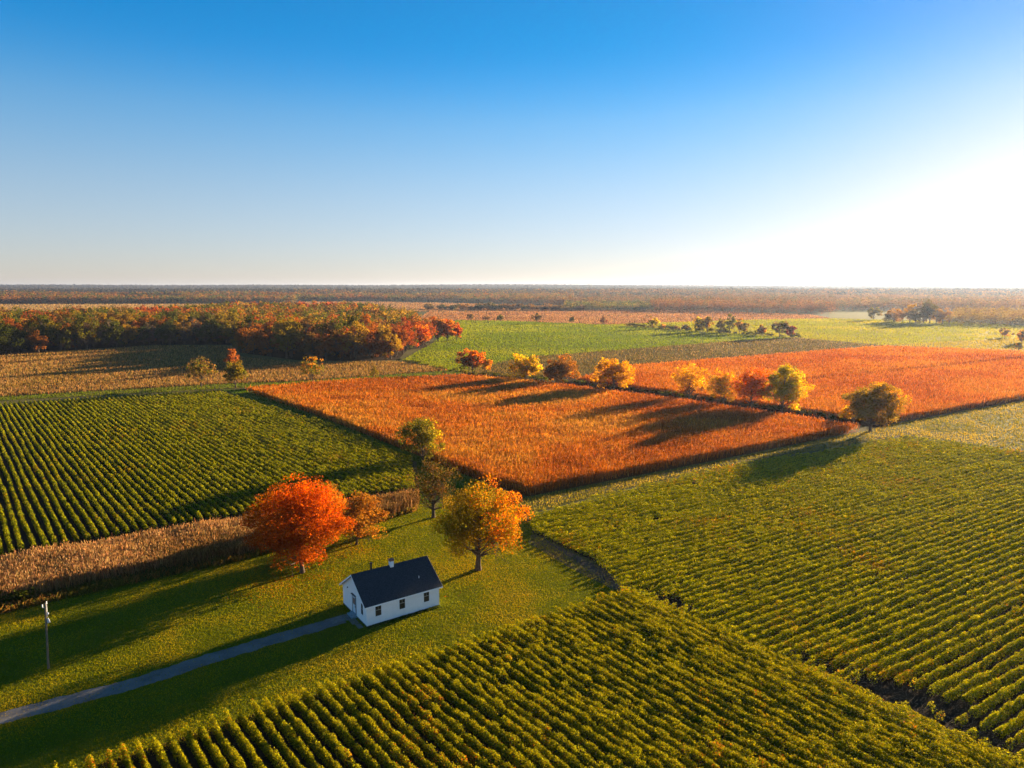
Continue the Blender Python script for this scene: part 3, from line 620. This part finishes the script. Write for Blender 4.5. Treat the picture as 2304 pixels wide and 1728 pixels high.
o = shrubs(((20, 1300), (60, 1292)), 2.2, 1.7, OLI+[(0.08, 0.104, 0.016)], 'green bush in front of the dry corn at the left edge', 'bushes at the left edge of the corn strip', 305, .4)
# weeds and brush at the foot of the corn strip
WE = np.array([*GP((-120, 1352), (0, 1328), (267, 1266), (517, 1213), (700, 1163), (900, 1105)), *GP((900, 1096), (700, 1153), (517, 1204), (267, 1250), (0, 1306), (-120, 1330))])
field('weeds', WE, .75, [(0.104, 0.0845, 0.013), (0.221, 0.1235, 0.0325), (0.195, 0.0845, 0.0195), (0.065, 0.065, 0.013)], 'tangled brown and green weeds at the foot of the dry corn strip', 'weeds', 45, base=.12, cover=1.0, aspect=.6, mx=60000, mat='grass', lean=.5, big=4, hn=.9)

# ------------------------------------------------------------------ the wood: nearest trees one by one, the rest as a mass
def proto_tree(seed, h, nleaf, ls, rx, hb0, clumps, sparse=0):
    w = lambda rel, I, k, r: pick([(1, 1, 1), (1.12, 1.05, .9), (.85, .9, 1), (1.05, .9, .8)], len(I), r, .16, r.integers(0, 4, k)[I])
    return tree_meshes(h, hb0, rx, rx, (0, 0), clumps, nleaf, ls, w, seed, sparse, None, 'wood_tree', -.9)
PR = [proto_tree(400+i, 16.5+i % 3*3.0, 1900, .85, 6.2+.7*(i % 2), 1.0, 34) for i in range(6)]
PB = [proto_tree(420+i, 16, 620, .7, 5.6, 1.5, 46, .6) for i in range(2)]
WC = {'orange': [(0.218, 0.066, 0.009), (0.185, 0.0528, 0.009), (0.244, 0.088, 0.0108)], 'red': [(0.202, 0.0352, 0.0081), (0.227, 0.0458, 0.0081)], 'gold': [(0.185, 0.11, 0.009), (0.227, 0.132, 0.009), (0.143, 0.106, 0.009)],
      'green': [(0.0546, 0.0598, 0.0072), (0.0756, 0.0722, 0.0072), (0.0403, 0.0484, 0.0072)], 'brown': [(0.101, 0.0484, 0.0135), (0.118, 0.0616, 0.0162)], 'grey': [(0.109, 0.0792, 0.0585), (0.0924, 0.0704, 0.054)]}
WL = {'orange': 'orange leaved tree in the wood beyond the stubble field', 'red': 'red leaved tree in the wood beyond the stubble field', 'gold': 'golden leaved tree in the wood beyond the stubble field',
      'green': 'dark green leaved tree in the wood beyond the stubble field', 'brown': 'brown leaved tree in the wood beyond the stubble field', 'grey': 'nearly bare grey tree in the wood beyond the stubble field'}
def forest_points(poly, sp, r):
    lo = poly.min(0); hi = poly.max(0)
    gx, gy = np.meshgrid(np.arange(lo[0], hi[0], sp), np.arange(lo[1], hi[1], sp*.9)); gx = gx.ravel(); gy = gy.ravel()
    gx = gx+r.uniform(-.42, .42, len(gx))*sp; gy = gy+r.uniform(-.42, .42, len(gy))*sp
    q = inpoly(gx, gy, poly); return gx[q], gy[q]
r = np.random.default_rng(77)
fx, fy = forest_points(WD, 10.3, r)
px, py = proj(fx, fy, fx*0)
# distance to the camera-side edge of the wood decides which trees show largest
edge_y = np.interp(px, [-150, 0, 160, 340, 345, 500, 505, 520, 640, 760, 860, 880, 925], [778, 768, 756, 745, 745, 745, 745, 762, 778, 780, 778, 756, 750])
rank = (py-edge_y)*-1.0+np.hypot(fx, fy)*.012+np.where(px < -60, 1000, 0)
order = np.argsort(rank); near = order[:285]; rest = order[285:]
def wkind(x, y):
    n = noise2(x, y, 38, 5)*.6+r.random()*.4; right = px_of(x, y) > 640
    if right: ks = ['green', 'gold', 'green', 'brown', 'orange', 'red', 'gold', 'orange']
    else: ks = ['green', 'grey', 'brown', 'green', 'gold', 'orange', 'green', 'gold']
    return ks[int(np.clip((n-.12)/.76*8, 0, 7))]
def px_of(x, y): return float(proj(np.array([x]), np.array([y]), np.array([0.]))[0][0])
for i in near:
    x, y = fx[i], fy[i]; kd = wkind(x, y)
    tm, cm = (PB if kd == 'grey' else PR)[r.integers(0, 2 if kd == 'grey' else 6)]
    e = empty('wood_tree', (x, y, 0), r.random()*6.28); s = .74+.48*r.random(); e.scale = (s*(.9+.25*r.random()), s, s)
    zone = ['far left', 'left of centre', 'at its centre', 'right of centre', 'at its right end'][int(np.clip(np.searchsorted([90, 330, 520, 720], px[i]), 0, 4))]
    tag(e, WL[kd].replace('in the wood beyond the stubble field', ('in the front row of the autumn wood, ' if edge_y[i]-py[i] < 7 else 'deeper in the autumn wood, ')+zone), 'tree', 'trees of the wood beyond the stubble field')
    link('trunk', tm, e); c = link('crown', cm, e); col = WC[kd][r.integers(0, len(WC[kd]))]; c.color = (*col, 1)
for bx, by, tp, xl, xr, cl, lb in [(905, 752, 693, 884, 928, RED+ORA, 'bright red orange tree at the right tip of the wood'), (946, 738, 678, 925, 965, [(.36, .11, .015), (.30, .12, .015)], 'rusty tree standing apart right of the wood'),
        (966, 737, 683, 950, 985, ORA+[(.38, .10, .014)], 'orange tree standing apart right of the wood'), (987, 736, 698, 977, 998, RED+WIN, 'small deep red tree, outermost right of the wood'), (925, 741, 700, 914, 938, OLI+OGO, 'pale olive tree filling the gap right of the wood')]:
    spec_tree(bx, by, tp, xl, xr, by-4, mixc(cl), lb, dens=1.0, seed=int(bx), clumps=36, name='autumn_tree')
def mass(name, x, y, hts, rad, nl, ls, cols, cidx, seed, label, squash=.9):
    """a far-off wood that reads as one mass: clustered leaf faces on many crowns"""
    r = np.random.default_rng(seed); n = len(x); I = np.repeat(np.arange(n), nl); m = len(I)
    dv = rand_dirs(m, r); dv[:, 2] = np.abs(dv[:, 2])*1.0-.25
    lump = 1+.22*np.sin(dv[:, 0]*5+I*1.7)+.2*np.sin(dv[:, 1]*4.3+dv[:, 2]*5+I*2.3)
    rr = (.72+.3*r.random(m))*lump
    base = hgt(x, y)+hts*.56
    P = np.stack([x[I]+dv[:, 0]*rad[I]*rr, y[I]+dv[:, 1]*rad[I]*rr, base[I]+dv[:, 2]*hts[I]*.46*rr], 1)
    low = r.random(m) < .2; P[low, 2] = (hgt(x, y)[I]+hts[I]*r.random(m)*.5)[low]
    Q = leaf_quads(P, ls[I]*(.7+.6*r.random(m)), r, dv, .45)
    C = pick(cols, m, r, .11, cidx[I])
    o = link(name, np_mesh(name, Q, M['leaf'], C)); tag(o, label, 'wood', None, 'stuff'); print(name, n, m)
MC = [tuple(v*.85 for v in c) for k in ('green', 'green', 'gold', 'brown', 'green', 'orange', 'green', 'gold', 'brown', 'red') for c in WC[k][:2]]
FC = [(0.0697, 0.0368, 0.0132), (0.0902, 0.0478, 0.0132), (0.041, 0.0414, 0.0132), (0.123, 0.057, 0.011), (0.107, 0.0736, 0.0132), (0.0533, 0.0552, 0.0165), (0.139, 0.0506, 0.011), (0.0615, 0.0368, 0.022)]
def cidx_of(x, y, s, seed, r): return np.clip(((fbm(x, y, s, seed)-.2)/.6*len(MC)+r.normal(size=len(x))*3), 0, len(MC)-1).astype(int)
x = fx[rest]; y = fy[rest]; r = np.random.default_rng(78)
mass('autumn_wood', x, y, 11.5+12*r.random(len(x)), 6.0+2.4*r.random(len(x)), 260, np.hypot(x, y)*.0018+.25, MC, cidx_of(x, y, 42, 3, r), 79, 'depth of the mixed autumn wood behind its front trees')
def band(cols, back, sp, seed):
    """points between a front line given in photo pixels (x, y) and a depth 'back' in metres"""
    r = np.random.default_rng(seed); X = []; Y = []
    xs = [c[0] for c in cols]; fr = [G(c[0], c[1]) for c in cols]; ax = [f[0]/f[1] for f in fr]; fd = [f[1] for f in fr]
    d = min(fd)
    while d < max(back):
        s = sp*(1+.25*(d-min(fd))/1000.); lo = min(ax)*d; hi = max(ax)*d; n = int((hi-lo)/s)
        if n > 0:
            xx = lo+(hi-lo)*(np.arange(n)+r.uniform(.1, .9, n))/n; yy = d+r.uniform(-.5, .5, n)*s; a = xx/yy
            q = (yy > np.interp(a, ax, fd)) & (yy < np.interp(a, ax, back)); X.append(xx[q]); Y.append(yy[q])
        d += s
    return np.concatenate(X), np.concatenate(Y)
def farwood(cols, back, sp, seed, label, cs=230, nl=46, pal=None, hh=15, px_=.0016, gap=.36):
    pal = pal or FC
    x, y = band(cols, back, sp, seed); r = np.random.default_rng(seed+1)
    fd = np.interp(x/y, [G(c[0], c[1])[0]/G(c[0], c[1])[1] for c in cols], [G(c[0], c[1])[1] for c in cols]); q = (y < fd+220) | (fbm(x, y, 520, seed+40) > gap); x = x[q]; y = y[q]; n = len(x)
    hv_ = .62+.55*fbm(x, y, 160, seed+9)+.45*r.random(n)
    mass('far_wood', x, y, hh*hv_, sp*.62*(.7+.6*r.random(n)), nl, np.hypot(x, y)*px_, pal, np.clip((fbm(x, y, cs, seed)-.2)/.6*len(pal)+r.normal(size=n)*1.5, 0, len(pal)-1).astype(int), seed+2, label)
farwood([(-250, 658), (0, 658), (300, 656.5), (470, 656), (640, 655)], [2450, 2450, 2450, 2450, 2450], 13, 501, 'long orange wood across the far left', hh=18, pal=[(0.131, 0.0552, 0.011), (0.107, 0.046, 0.0132), (0.041, 0.046, 0.0132), (0.082, 0.069, 0.0132), (0.156, 0.069, 0.011), (0.0492, 0.0506, 0.0154), (0.0902, 0.0414, 0.0154)])
farwood([(635, 651), (800, 651), (1000, 653), (1240, 661)], [2900]*4, 14, 502, 'far wood behind the middle stubble fields', hh=17)
farwood([(1220, 671), (1300, 672), (1420, 672)], [1700, 1700, 1700], 12, 503, 'mixed trees right of the far hedge', hh=13, pal=[(0.041, 0.0506, 0.0132), (0.0738, 0.0782, 0.0132), (0.123, 0.0782, 0.011), (0.0574, 0.0414, 0.0165), (0.0328, 0.0386, 0.0132)])
farwood([(1230, 663), (1420, 664), (1800, 666)], [3000]*3, 15, 504, 'hazy wood in the far middle distance', hh=19, pal=[(0.082, 0.046, 0.0242), (0.0656, 0.0414, 0.0275), (0.107, 0.0534, 0.0198), (0.0492, 0.046, 0.0275)])
farwood([(1405, 674), (1500, 675), (1700, 677), (1800, 679)], [2000, 2000, 1900, 1700], 12, 505, 'rust coloured wood beyond the ploughed field', hh=17, pal=[(0.0984, 0.0386, 0.011), (0.0656, 0.0294, 0.0132), (0.123, 0.0506, 0.011), (0.0492, 0.0368, 0.0154), (0.107, 0.0644, 0.0132)])
farwood([(1795, 672), (1900, 672), (2000, 673), (2300, 676), (2500, 676)], [2900]*5, 14, 506, 'hazy wood across the far right', hh=17, pal=[(0.0984, 0.0506, 0.022), (0.0738, 0.0414, 0.0242), (0.123, 0.069, 0.0176), (0.0574, 0.046, 0.022)])
farwood([(-400, 643), (600, 643), (1200, 645), (1700, 648), (2600, 650)], [8300]*5, 34, 507, 'bluish wooded ridge along the horizon', hh=19, nl=22, px_=.0026, gap=.0, pal=[(0.0262, 0.0276, 0.033), (0.0213, 0.0239, 0.033), (0.0344, 0.0294, 0.0308)])  # blue-grey crowns: distance haze put into the palette, besides the haze volume
farwood([(2060, 702), (2120, 704), (2212, 706), (2500, 709)], [1000]*4, 9, 508, 'brown gold wood at the right edge behind the yellow green field', hh=14, pal=[(0.123, 0.0782, 0.0132), (0.0902, 0.0506, 0.0154), (0.148, 0.0966, 0.0132), (0.0738, 0.0552, 0.0154)])
# golden trees before the far right wood, one by one
r = np.random.default_rng(91)
GG = [(1930, 697, 664), (1950, 698, 672), (1965, 698, 667), (1978, 699, 664), (1994, 699, 661), (2008, 699, 659), (2022, 700, 666), (2036, 700, 670), (2050, 700, 679), (1918, 697, 676), (1940, 695, 670), (2001, 696, 668)]
for i, (bx, by, tp) in enumerate(GG):
    X, Y = G(bx, by); tm, cm = PR[i % 6]; h = H+ray(bx, tp)[1]*Y
    e = empty('golden_tree', (X, Y, 0), r.random()*6.28); s = max(.5, h/16.); e.scale = (s*1.1, s*1.1, s)
    tag(e, 'hazy golden tree in the row before the far right wood', 'tree', 'golden trees before the far right wood')
    link('trunk', tm, e); c = link('crown', cm, e); c.color = (*[v*.62 for v in (GOL+OGO)[i % 6]], 1)

# ------------------------------------------------------------------ fallen leaves
r = np.random.default_rng(55); P = []; 
for (bx, by, rad, n) in ((645, 1245, 7.0, 1100), (1045, 1236, 8.5, 160), (772, 1180, 4, 400)):
    cx, cy = G(bx, by); q = r.normal(size=(n, 2))*rad*.55; P.append(np.stack([cx+q[:, 0]-1.0, cy+q[:, 1]-1.5, .05+.05*r.random(n)], 1))
P = np.concatenate(P); P = P[~blocked(P[:, 0], P[:, 1])]
Q = leaf_quads(P, .14+.08*r.random(len(P)), r, np.tile([0, 0, 1.], (len(P), 1)), .7)
tag(link('fallen_leaves', np_mesh('fallen_leaves', Q, M['leaf'], pick(ORA+GOL+RED, len(P), r))), 'orange fallen leaves scattered on the lawn under the trees', 'leaves', None, 'stuff')

# ------------------------------------------------------------------ house
def boxm(V, Fc, x0, x1, y0, y1, z0, z1):
    b = len(V); V += [(x, y, z) for z in (z0, z1) for x, y in ((x0, y0), (x1, y0), (x1, y1), (x0, y1))]
    Fc += [tuple(b+i for i in f) for f in ((3, 2, 1, 0), (4, 5, 6, 7), (0, 1, 5, 4), (1, 2, 6, 5), (2, 3, 7, 6), (3, 0, 4, 7))]
def box(name, dims, mat, parent, bev=0, lab=None):
    V = []; Fc = []
    for d in (dims if isinstance(dims[0], (tuple, list)) else [dims]): boxm(V, Fc, *d)
    o = link(name, py_mesh(name, V, Fc, mat), parent)
    if bev:
        md = o.modifiers.new('bevel', 'BEVEL'); md.width = bev; md.segments = 2
    if lab: o['label'] = lab
    return o
M['siding'] = simple('white_siding', (.90, .90, .90), .6, bump=('wave', 2.6, .55), var=.04, vs=1.5)
M['white'] = simple('white_trim', (.90, .90, .90), .5, var=.03)
M['shingle'] = simple('dark_shingle', (.030, .034, .040), .9, bump=('noise', 22, .9), var=.45, vs=7, spec=.15)
M['glass'] = simple('window_glass', (.035, .033, .03), .08, spec=.6)
M['sash'] = simple('window_sash', (.30, .28, .25), .6)
M['brownglass'] = simple('door_pane', (.14, .065, .045), .3)
M['doorblue'] = simple('pale_blue_door', (.58, .68, .74), .5, var=.04)
M['darktrim'] = simple('dark_trim', (.05, .06, .07), .6)
M['concrete'] = simple('concrete', (.15, .14, .13), .9, var=.25, vs=2, bump=('noise', 12, .4))
M['brick'] = simple('chimney_brick', (.22, .10, .07), .9, var=.3, vs=8)
M['pipe'] = simple('black_pipe', (.02, .02, .022), .6)
M['step'] = simple('painted_step', (.20, .27, .30), .8, var=.2)
house = empty('farm_house', (HO[0], HO[1], 0), HA)
tag(house, 'small white clapboard house with dark gable roof on the lawn', 'house')
L_, W_, EZ, RZ = HL, HWD, 3.0, 5.55
fb = .18
V = [(0, 0, fb), (L_, 0, fb), (L_, W_, fb), (0, W_, fb), (0, 0, EZ), (L_, 0, EZ), (L_, W_, EZ), (0, W_, EZ), (0, W_/2, RZ-.08), (L_, W_/2, RZ-.08)]
Fc = [(0, 1, 5, 4), (2, 3, 7, 6), (3, 0, 4, 8, 7), (1, 2, 6, 9, 5), (4, 5, 9, 8), (6, 7, 8, 9), (3, 2, 1, 0)]
link('wall', py_mesh('wall', V, Fc, M['siding']), house)
box('foundation', (.03, L_-.03, .03, W_-.03, -.1, fb+.01), M['concrete'], house)
box('corner_board', (-.025, .10, -.025, .10, fb, EZ-.12), M['white'], house); box('corner_board', (L_-.10, L_+.025, -.025, .10, fb, EZ-.12), M['white'], house)
box('corner_board', (-.025, .10, W_-.10, W_+.025, fb, EZ-.12), M['white'], house)
sl = (RZ-EZ)/(W_/2); oe = .38; og = .38; th = .10
def roof_side(sgn):
    yy = lambda t: W_/2-sgn*t
    e = W_/2+oe; ze = RZ-sl*e
    V = [(-og, yy(0), RZ+.02), (L_+og, yy(0), RZ+.02), (L_+og, yy(e), ze+.02), (-og, yy(e), ze+.02)]
    V += [(a, b, c+th) for a, b, c in V]
    return V, [(0, 1, 2, 3), (7, 6, 5, 4), (0, 4, 5, 1), (1, 5, 6, 2), (2, 6, 7, 3), (3, 7, 4, 0)]
V = []; Fc = []
for s in (1, -1):
    v, f = roof_side(s); b = len(V); V += v; Fc += [tuple(b+i for i in q) for q in f]
roof = link('roof', py_mesh('roof', V, Fc, M['shingle']), house)
e = W_/2+oe; ze = RZ-sl*e
for xg in (-og-.03, L_+og+.003):
    for s in (1, -1):
        y0 = W_/2; y1 = W_/2-s*e
        V = [(xg+a, y, z) for a in (0, .027) for (y, z) in ((y0, RZ-.14), (y1, ze-.14), (y1, ze+.085), (y0, RZ+.085))]
        link('barge_board', py_mesh('barge_board', V, [(0, 1, 2, 3), (7, 6, 5, 4), (0, 4, 5, 1), (1, 5, 6, 2), (2, 6, 7, 3), (3, 7, 4, 0)], M['white']), house)
box('eave_board', (-og, L_+og, -oe-.03, -oe-.003, ze-.13, ze+.06), M['white'], house); box('eave_board', (-og, L_+og, W_+oe+.003, W_+oe+.03, ze-.13, ze+.06), M['white'], house)
box('soffit', (-og+.01, L_+og-.01, -oe+.002, .0-.03, ze-.06, ze-.035), M['white'], house)
def window(u0, u1, z0, z1, side):
    def T(a0, a1, d0, d1, q0, q1):      # d = distance out of the wall
        return (a0, a1, -d1, -d0, q0, q1) if side == 'long' else (-d1, -d0, a0, a1, q0, q1)
    w = box('window', [T(u0-.07, u0, .004, .05, z0-.07, z1+.07), T(u1, u1+.07, .004, .05, z0-.07, z1+.07), T(u0, u1, .004, .05, z1, z1+.07)], M['white'], house)
    box('sill', T(u0-.1, u1+.1, .003, .09, z0-.13, z0-.071), M['white'], w)
    box('pane', T(u0, u1, .004, .012, z0-.07, z1), M['glass'], w)
    mz = (z0+z1)/2; um = (u0+u1)/2
    box('sash', [T(u0+.001, u1-.001, .014, .040, mz-.035, mz+.035), T(um-.015, um+.015, .014, .030, mz+.036, z1-.03), T(u0+.001, u0+.03, .014, .032, z0-.06, mz-.036), T(u1-.03, u1-.001, .014, .032, z0-.06, mz-.036)], M['sash'], w)
for u in (1.55, 4.85, 8.35): window(u-.40, u+.40, 1.22, 2.62, 'long')
window(1.05, 1.72, 1.22, 2.62, 'gable')
# door with dark hood line and brown upper pane
dr = box('door', (-.05, -.004, 3.45, 4.45, .42, 2.62), M['doorblue'], house, lab='pale blue door with a brown upper pane')
box('door_pane', (-.062, -.052, 3.62, 4.28, 1.55, 2.42), M['brownglass'], dr)
box('handle', (-.10, -.052, 3.56, 3.60, 1.25, 1.40), M['pipe'], dr)
box('door_frame', [(-.075, -.003, 4.46, 4.56, .30, 2.78), (-.075, -.003, 3.34, 3.44, .30, 2.68)], M['darktrim'], house)
box('hood', (-.22, -.003, 3.30, 4.62, 2.80, 2.85), M['darktrim'], house)
box('step', [(-.75, -.01, 3.15, 4.75, -.02, .22), (-.42, -.01, 3.3, 4.6, .221, .38)], M['step'], house)
box('gable_lamp', (-.12, -.003, 6.0, 6.12, 3.0, 3.12), M['darktrim'], house)
ch = box('chimney', (4.95, 5.45, W_/2-.38, W_/2+.12, RZ-.4, RZ+.72), M['white'], house); box('chimney_cap', (4.88, 5.52, W_/2-.45, W_/2+.19, RZ+.72, RZ+.92), M['brick'], ch)
vp, vf = tube([([(2.55, W_/2+.35, RZ-.4), (2.55, W_/2+.35, RZ+.75)], [.13, .13])], 12); pp = link('vent_pipe', py_mesh('vent_pipe', vp, vf, M['pipe'], False), house)
vp, vf = tube([([(2.55, W_/2+.35, RZ+.75), (2.55, W_/2+.35, RZ+.9)], [.2, .17])], 12); link('cap', py_mesh('cap', vp, vf, M['pipe'], False), pp)
vp, vf = tube([([(8.0, 1.35, RZ-sl*2.55), (8.0, 1.35, RZ-sl*2.55+.42)], [.035, .035])], 8); link('roof_vent', py_mesh('roof_vent', vp, vf, M['white'], False), house)
# slabs by the door
for k, (a0, a1, b0, b1) in enumerate(((-1.9, -.80, 3.2, 4.9), (-3.2, -1.95, 3.3, 4.9), (-1.2, -.35, 1.7, 3.1), (-1.0, -.35, .3, 1.6))):
    c = [HO+ha*a+hb*b for a, b in ((a0, b0), (a1, b0), (a1, b1), (a0, b1))]
    V = [(p[0], p[1], z) for z in (0, .05) for p in c]
    tag(link('concrete_slab', py_mesh('concrete_slab', V, [(3, 2, 1, 0), (4, 5, 6, 7), (0, 1, 5, 4), (1, 2, 6, 5), (2, 3, 7, 6), (3, 0, 4, 7)], M['concrete'])), 'flat grey concrete slab laid before the house gable', 'paving slab', 'slabs before the gable')
# grass tufts along the long wall
r = np.random.default_rng(5); u = r.random(900)*HL; v = -.08-.35*r.random(900)**1.5
P = np.stack([HO[0]+ha[0]*u+hb[0]*v, HO[1]+ha[1]*u+hb[1]*v, 0*u], 1)
tag(link('weeds', np_mesh('weeds', blade_quads(P, .14+.22*r.random(900)*noise2(u, v, .8), .10, r, .5), M['grass'], pick([(.04, .06, .01), (.07, .08, .012)], 900, r))), 'rough tufts along the foot of the house wall', 'weeds', None, 'stuff')

# ------------------------------------------------------------------ utility pole
M['polewood'] = simple('pole_wood', (.16, .12, .08), .9, var=.25, vs=3)
M['metal'] = simple('galvanised', (.45, .46, .47), .5, .3)
X, Y = G(104.8, 1444); pt = zat(97.5, 1303, Y); X2 = ray(97.3, 1303)[0]*Y
pole = empty('utility_pole', (X, Y, 0)); tag(pole, 'bare wooden utility pole on the lawn at the left edge', 'utility pole')
vp, vf = tube([([(0, 0, -.1), ((X2-X)*.5, 0, pt*.5), (X2-X, 0, pt)], [.13, .11, .085])], 10); link('post', py_mesh('post', vp, vf, M['polewood'], True), pole)
lx = lambda z: (X2-X)*z/pt
box('bracket', (lx(pt)-.32, lx(pt)+.12, -.03, .03, pt-.55, pt-.49), M['metal'], pole)
for dx, z in ((-.30, pt-.49), (.17, pt-.12)):
    vp, vf = tube([([(lx(z)+dx, 0, z), (lx(z)+dx, 0, z+.1), (lx(z)+dx, 0, z+.2), (lx(z)+dx, 0, z+.32)], [.03, .06, .035, .05])], 10); link('insulator', py_mesh('insulator', vp, vf, M['white'], True), pole)
vp, vf = tube([([(lx(pt)+.10, .0, pt-1.6), (lx(pt)+.14, 0, pt-.15)], [.03, .03])], 8); link('conduit', py_mesh('conduit', vp, vf, M['metal'], True), pole)
vp, vf = tube([([(lx(pt-1.25)+.27, -.02, pt-1.28), (lx(pt-1.25)+.27, -.02, pt-1.18), (lx(pt-1.25)+.27, -.02, pt-1.08)], [.06, .10, .05])], 10)
lh = link('lamp_head', py_mesh('lamp_head', vp, vf, M['white'], True), pole)
box('arm', (lx(pt-1.3)+.05, lx(pt-1.3)+.27, -.02, .02, pt-1.34, pt-1.29), M['metal'], lh)
tv, tf = tube([([(lx(pt-2)+.30, 0, pt-2.25), (lx(pt-2)+.28, 0, pt-2.1), (lx(pt-2)+.24, 0, pt-1.75)], [.16, .16, .08])], 12); link('meter_box', py_mesh('meter_box', tv, tf, M['metal'], False), pole)

# ------------------------------------------------------------------ haze
hv, hn, ho = new_mat('haze_air')
pv = hn.nodes.new('ShaderNodeVolumePrincipled'); pv.inputs['Density'].default_value = 3.6e-5; pv.inputs['Color'].default_value = (.50, .64, .96, 1); pv.inputs['Anisotropy'].default_value = .48
hn.links.new(pv.outputs[0], ho.inputs['Volume'])
V = []; Fc = []; boxm(V, Fc, -9600, 9600, -500, 11100, -1.5, 105)
tag(link('haze', py_mesh('haze', V, Fc, hv)), 'thin warm evening haze over the far fields', 'haze', None, 'stuff')
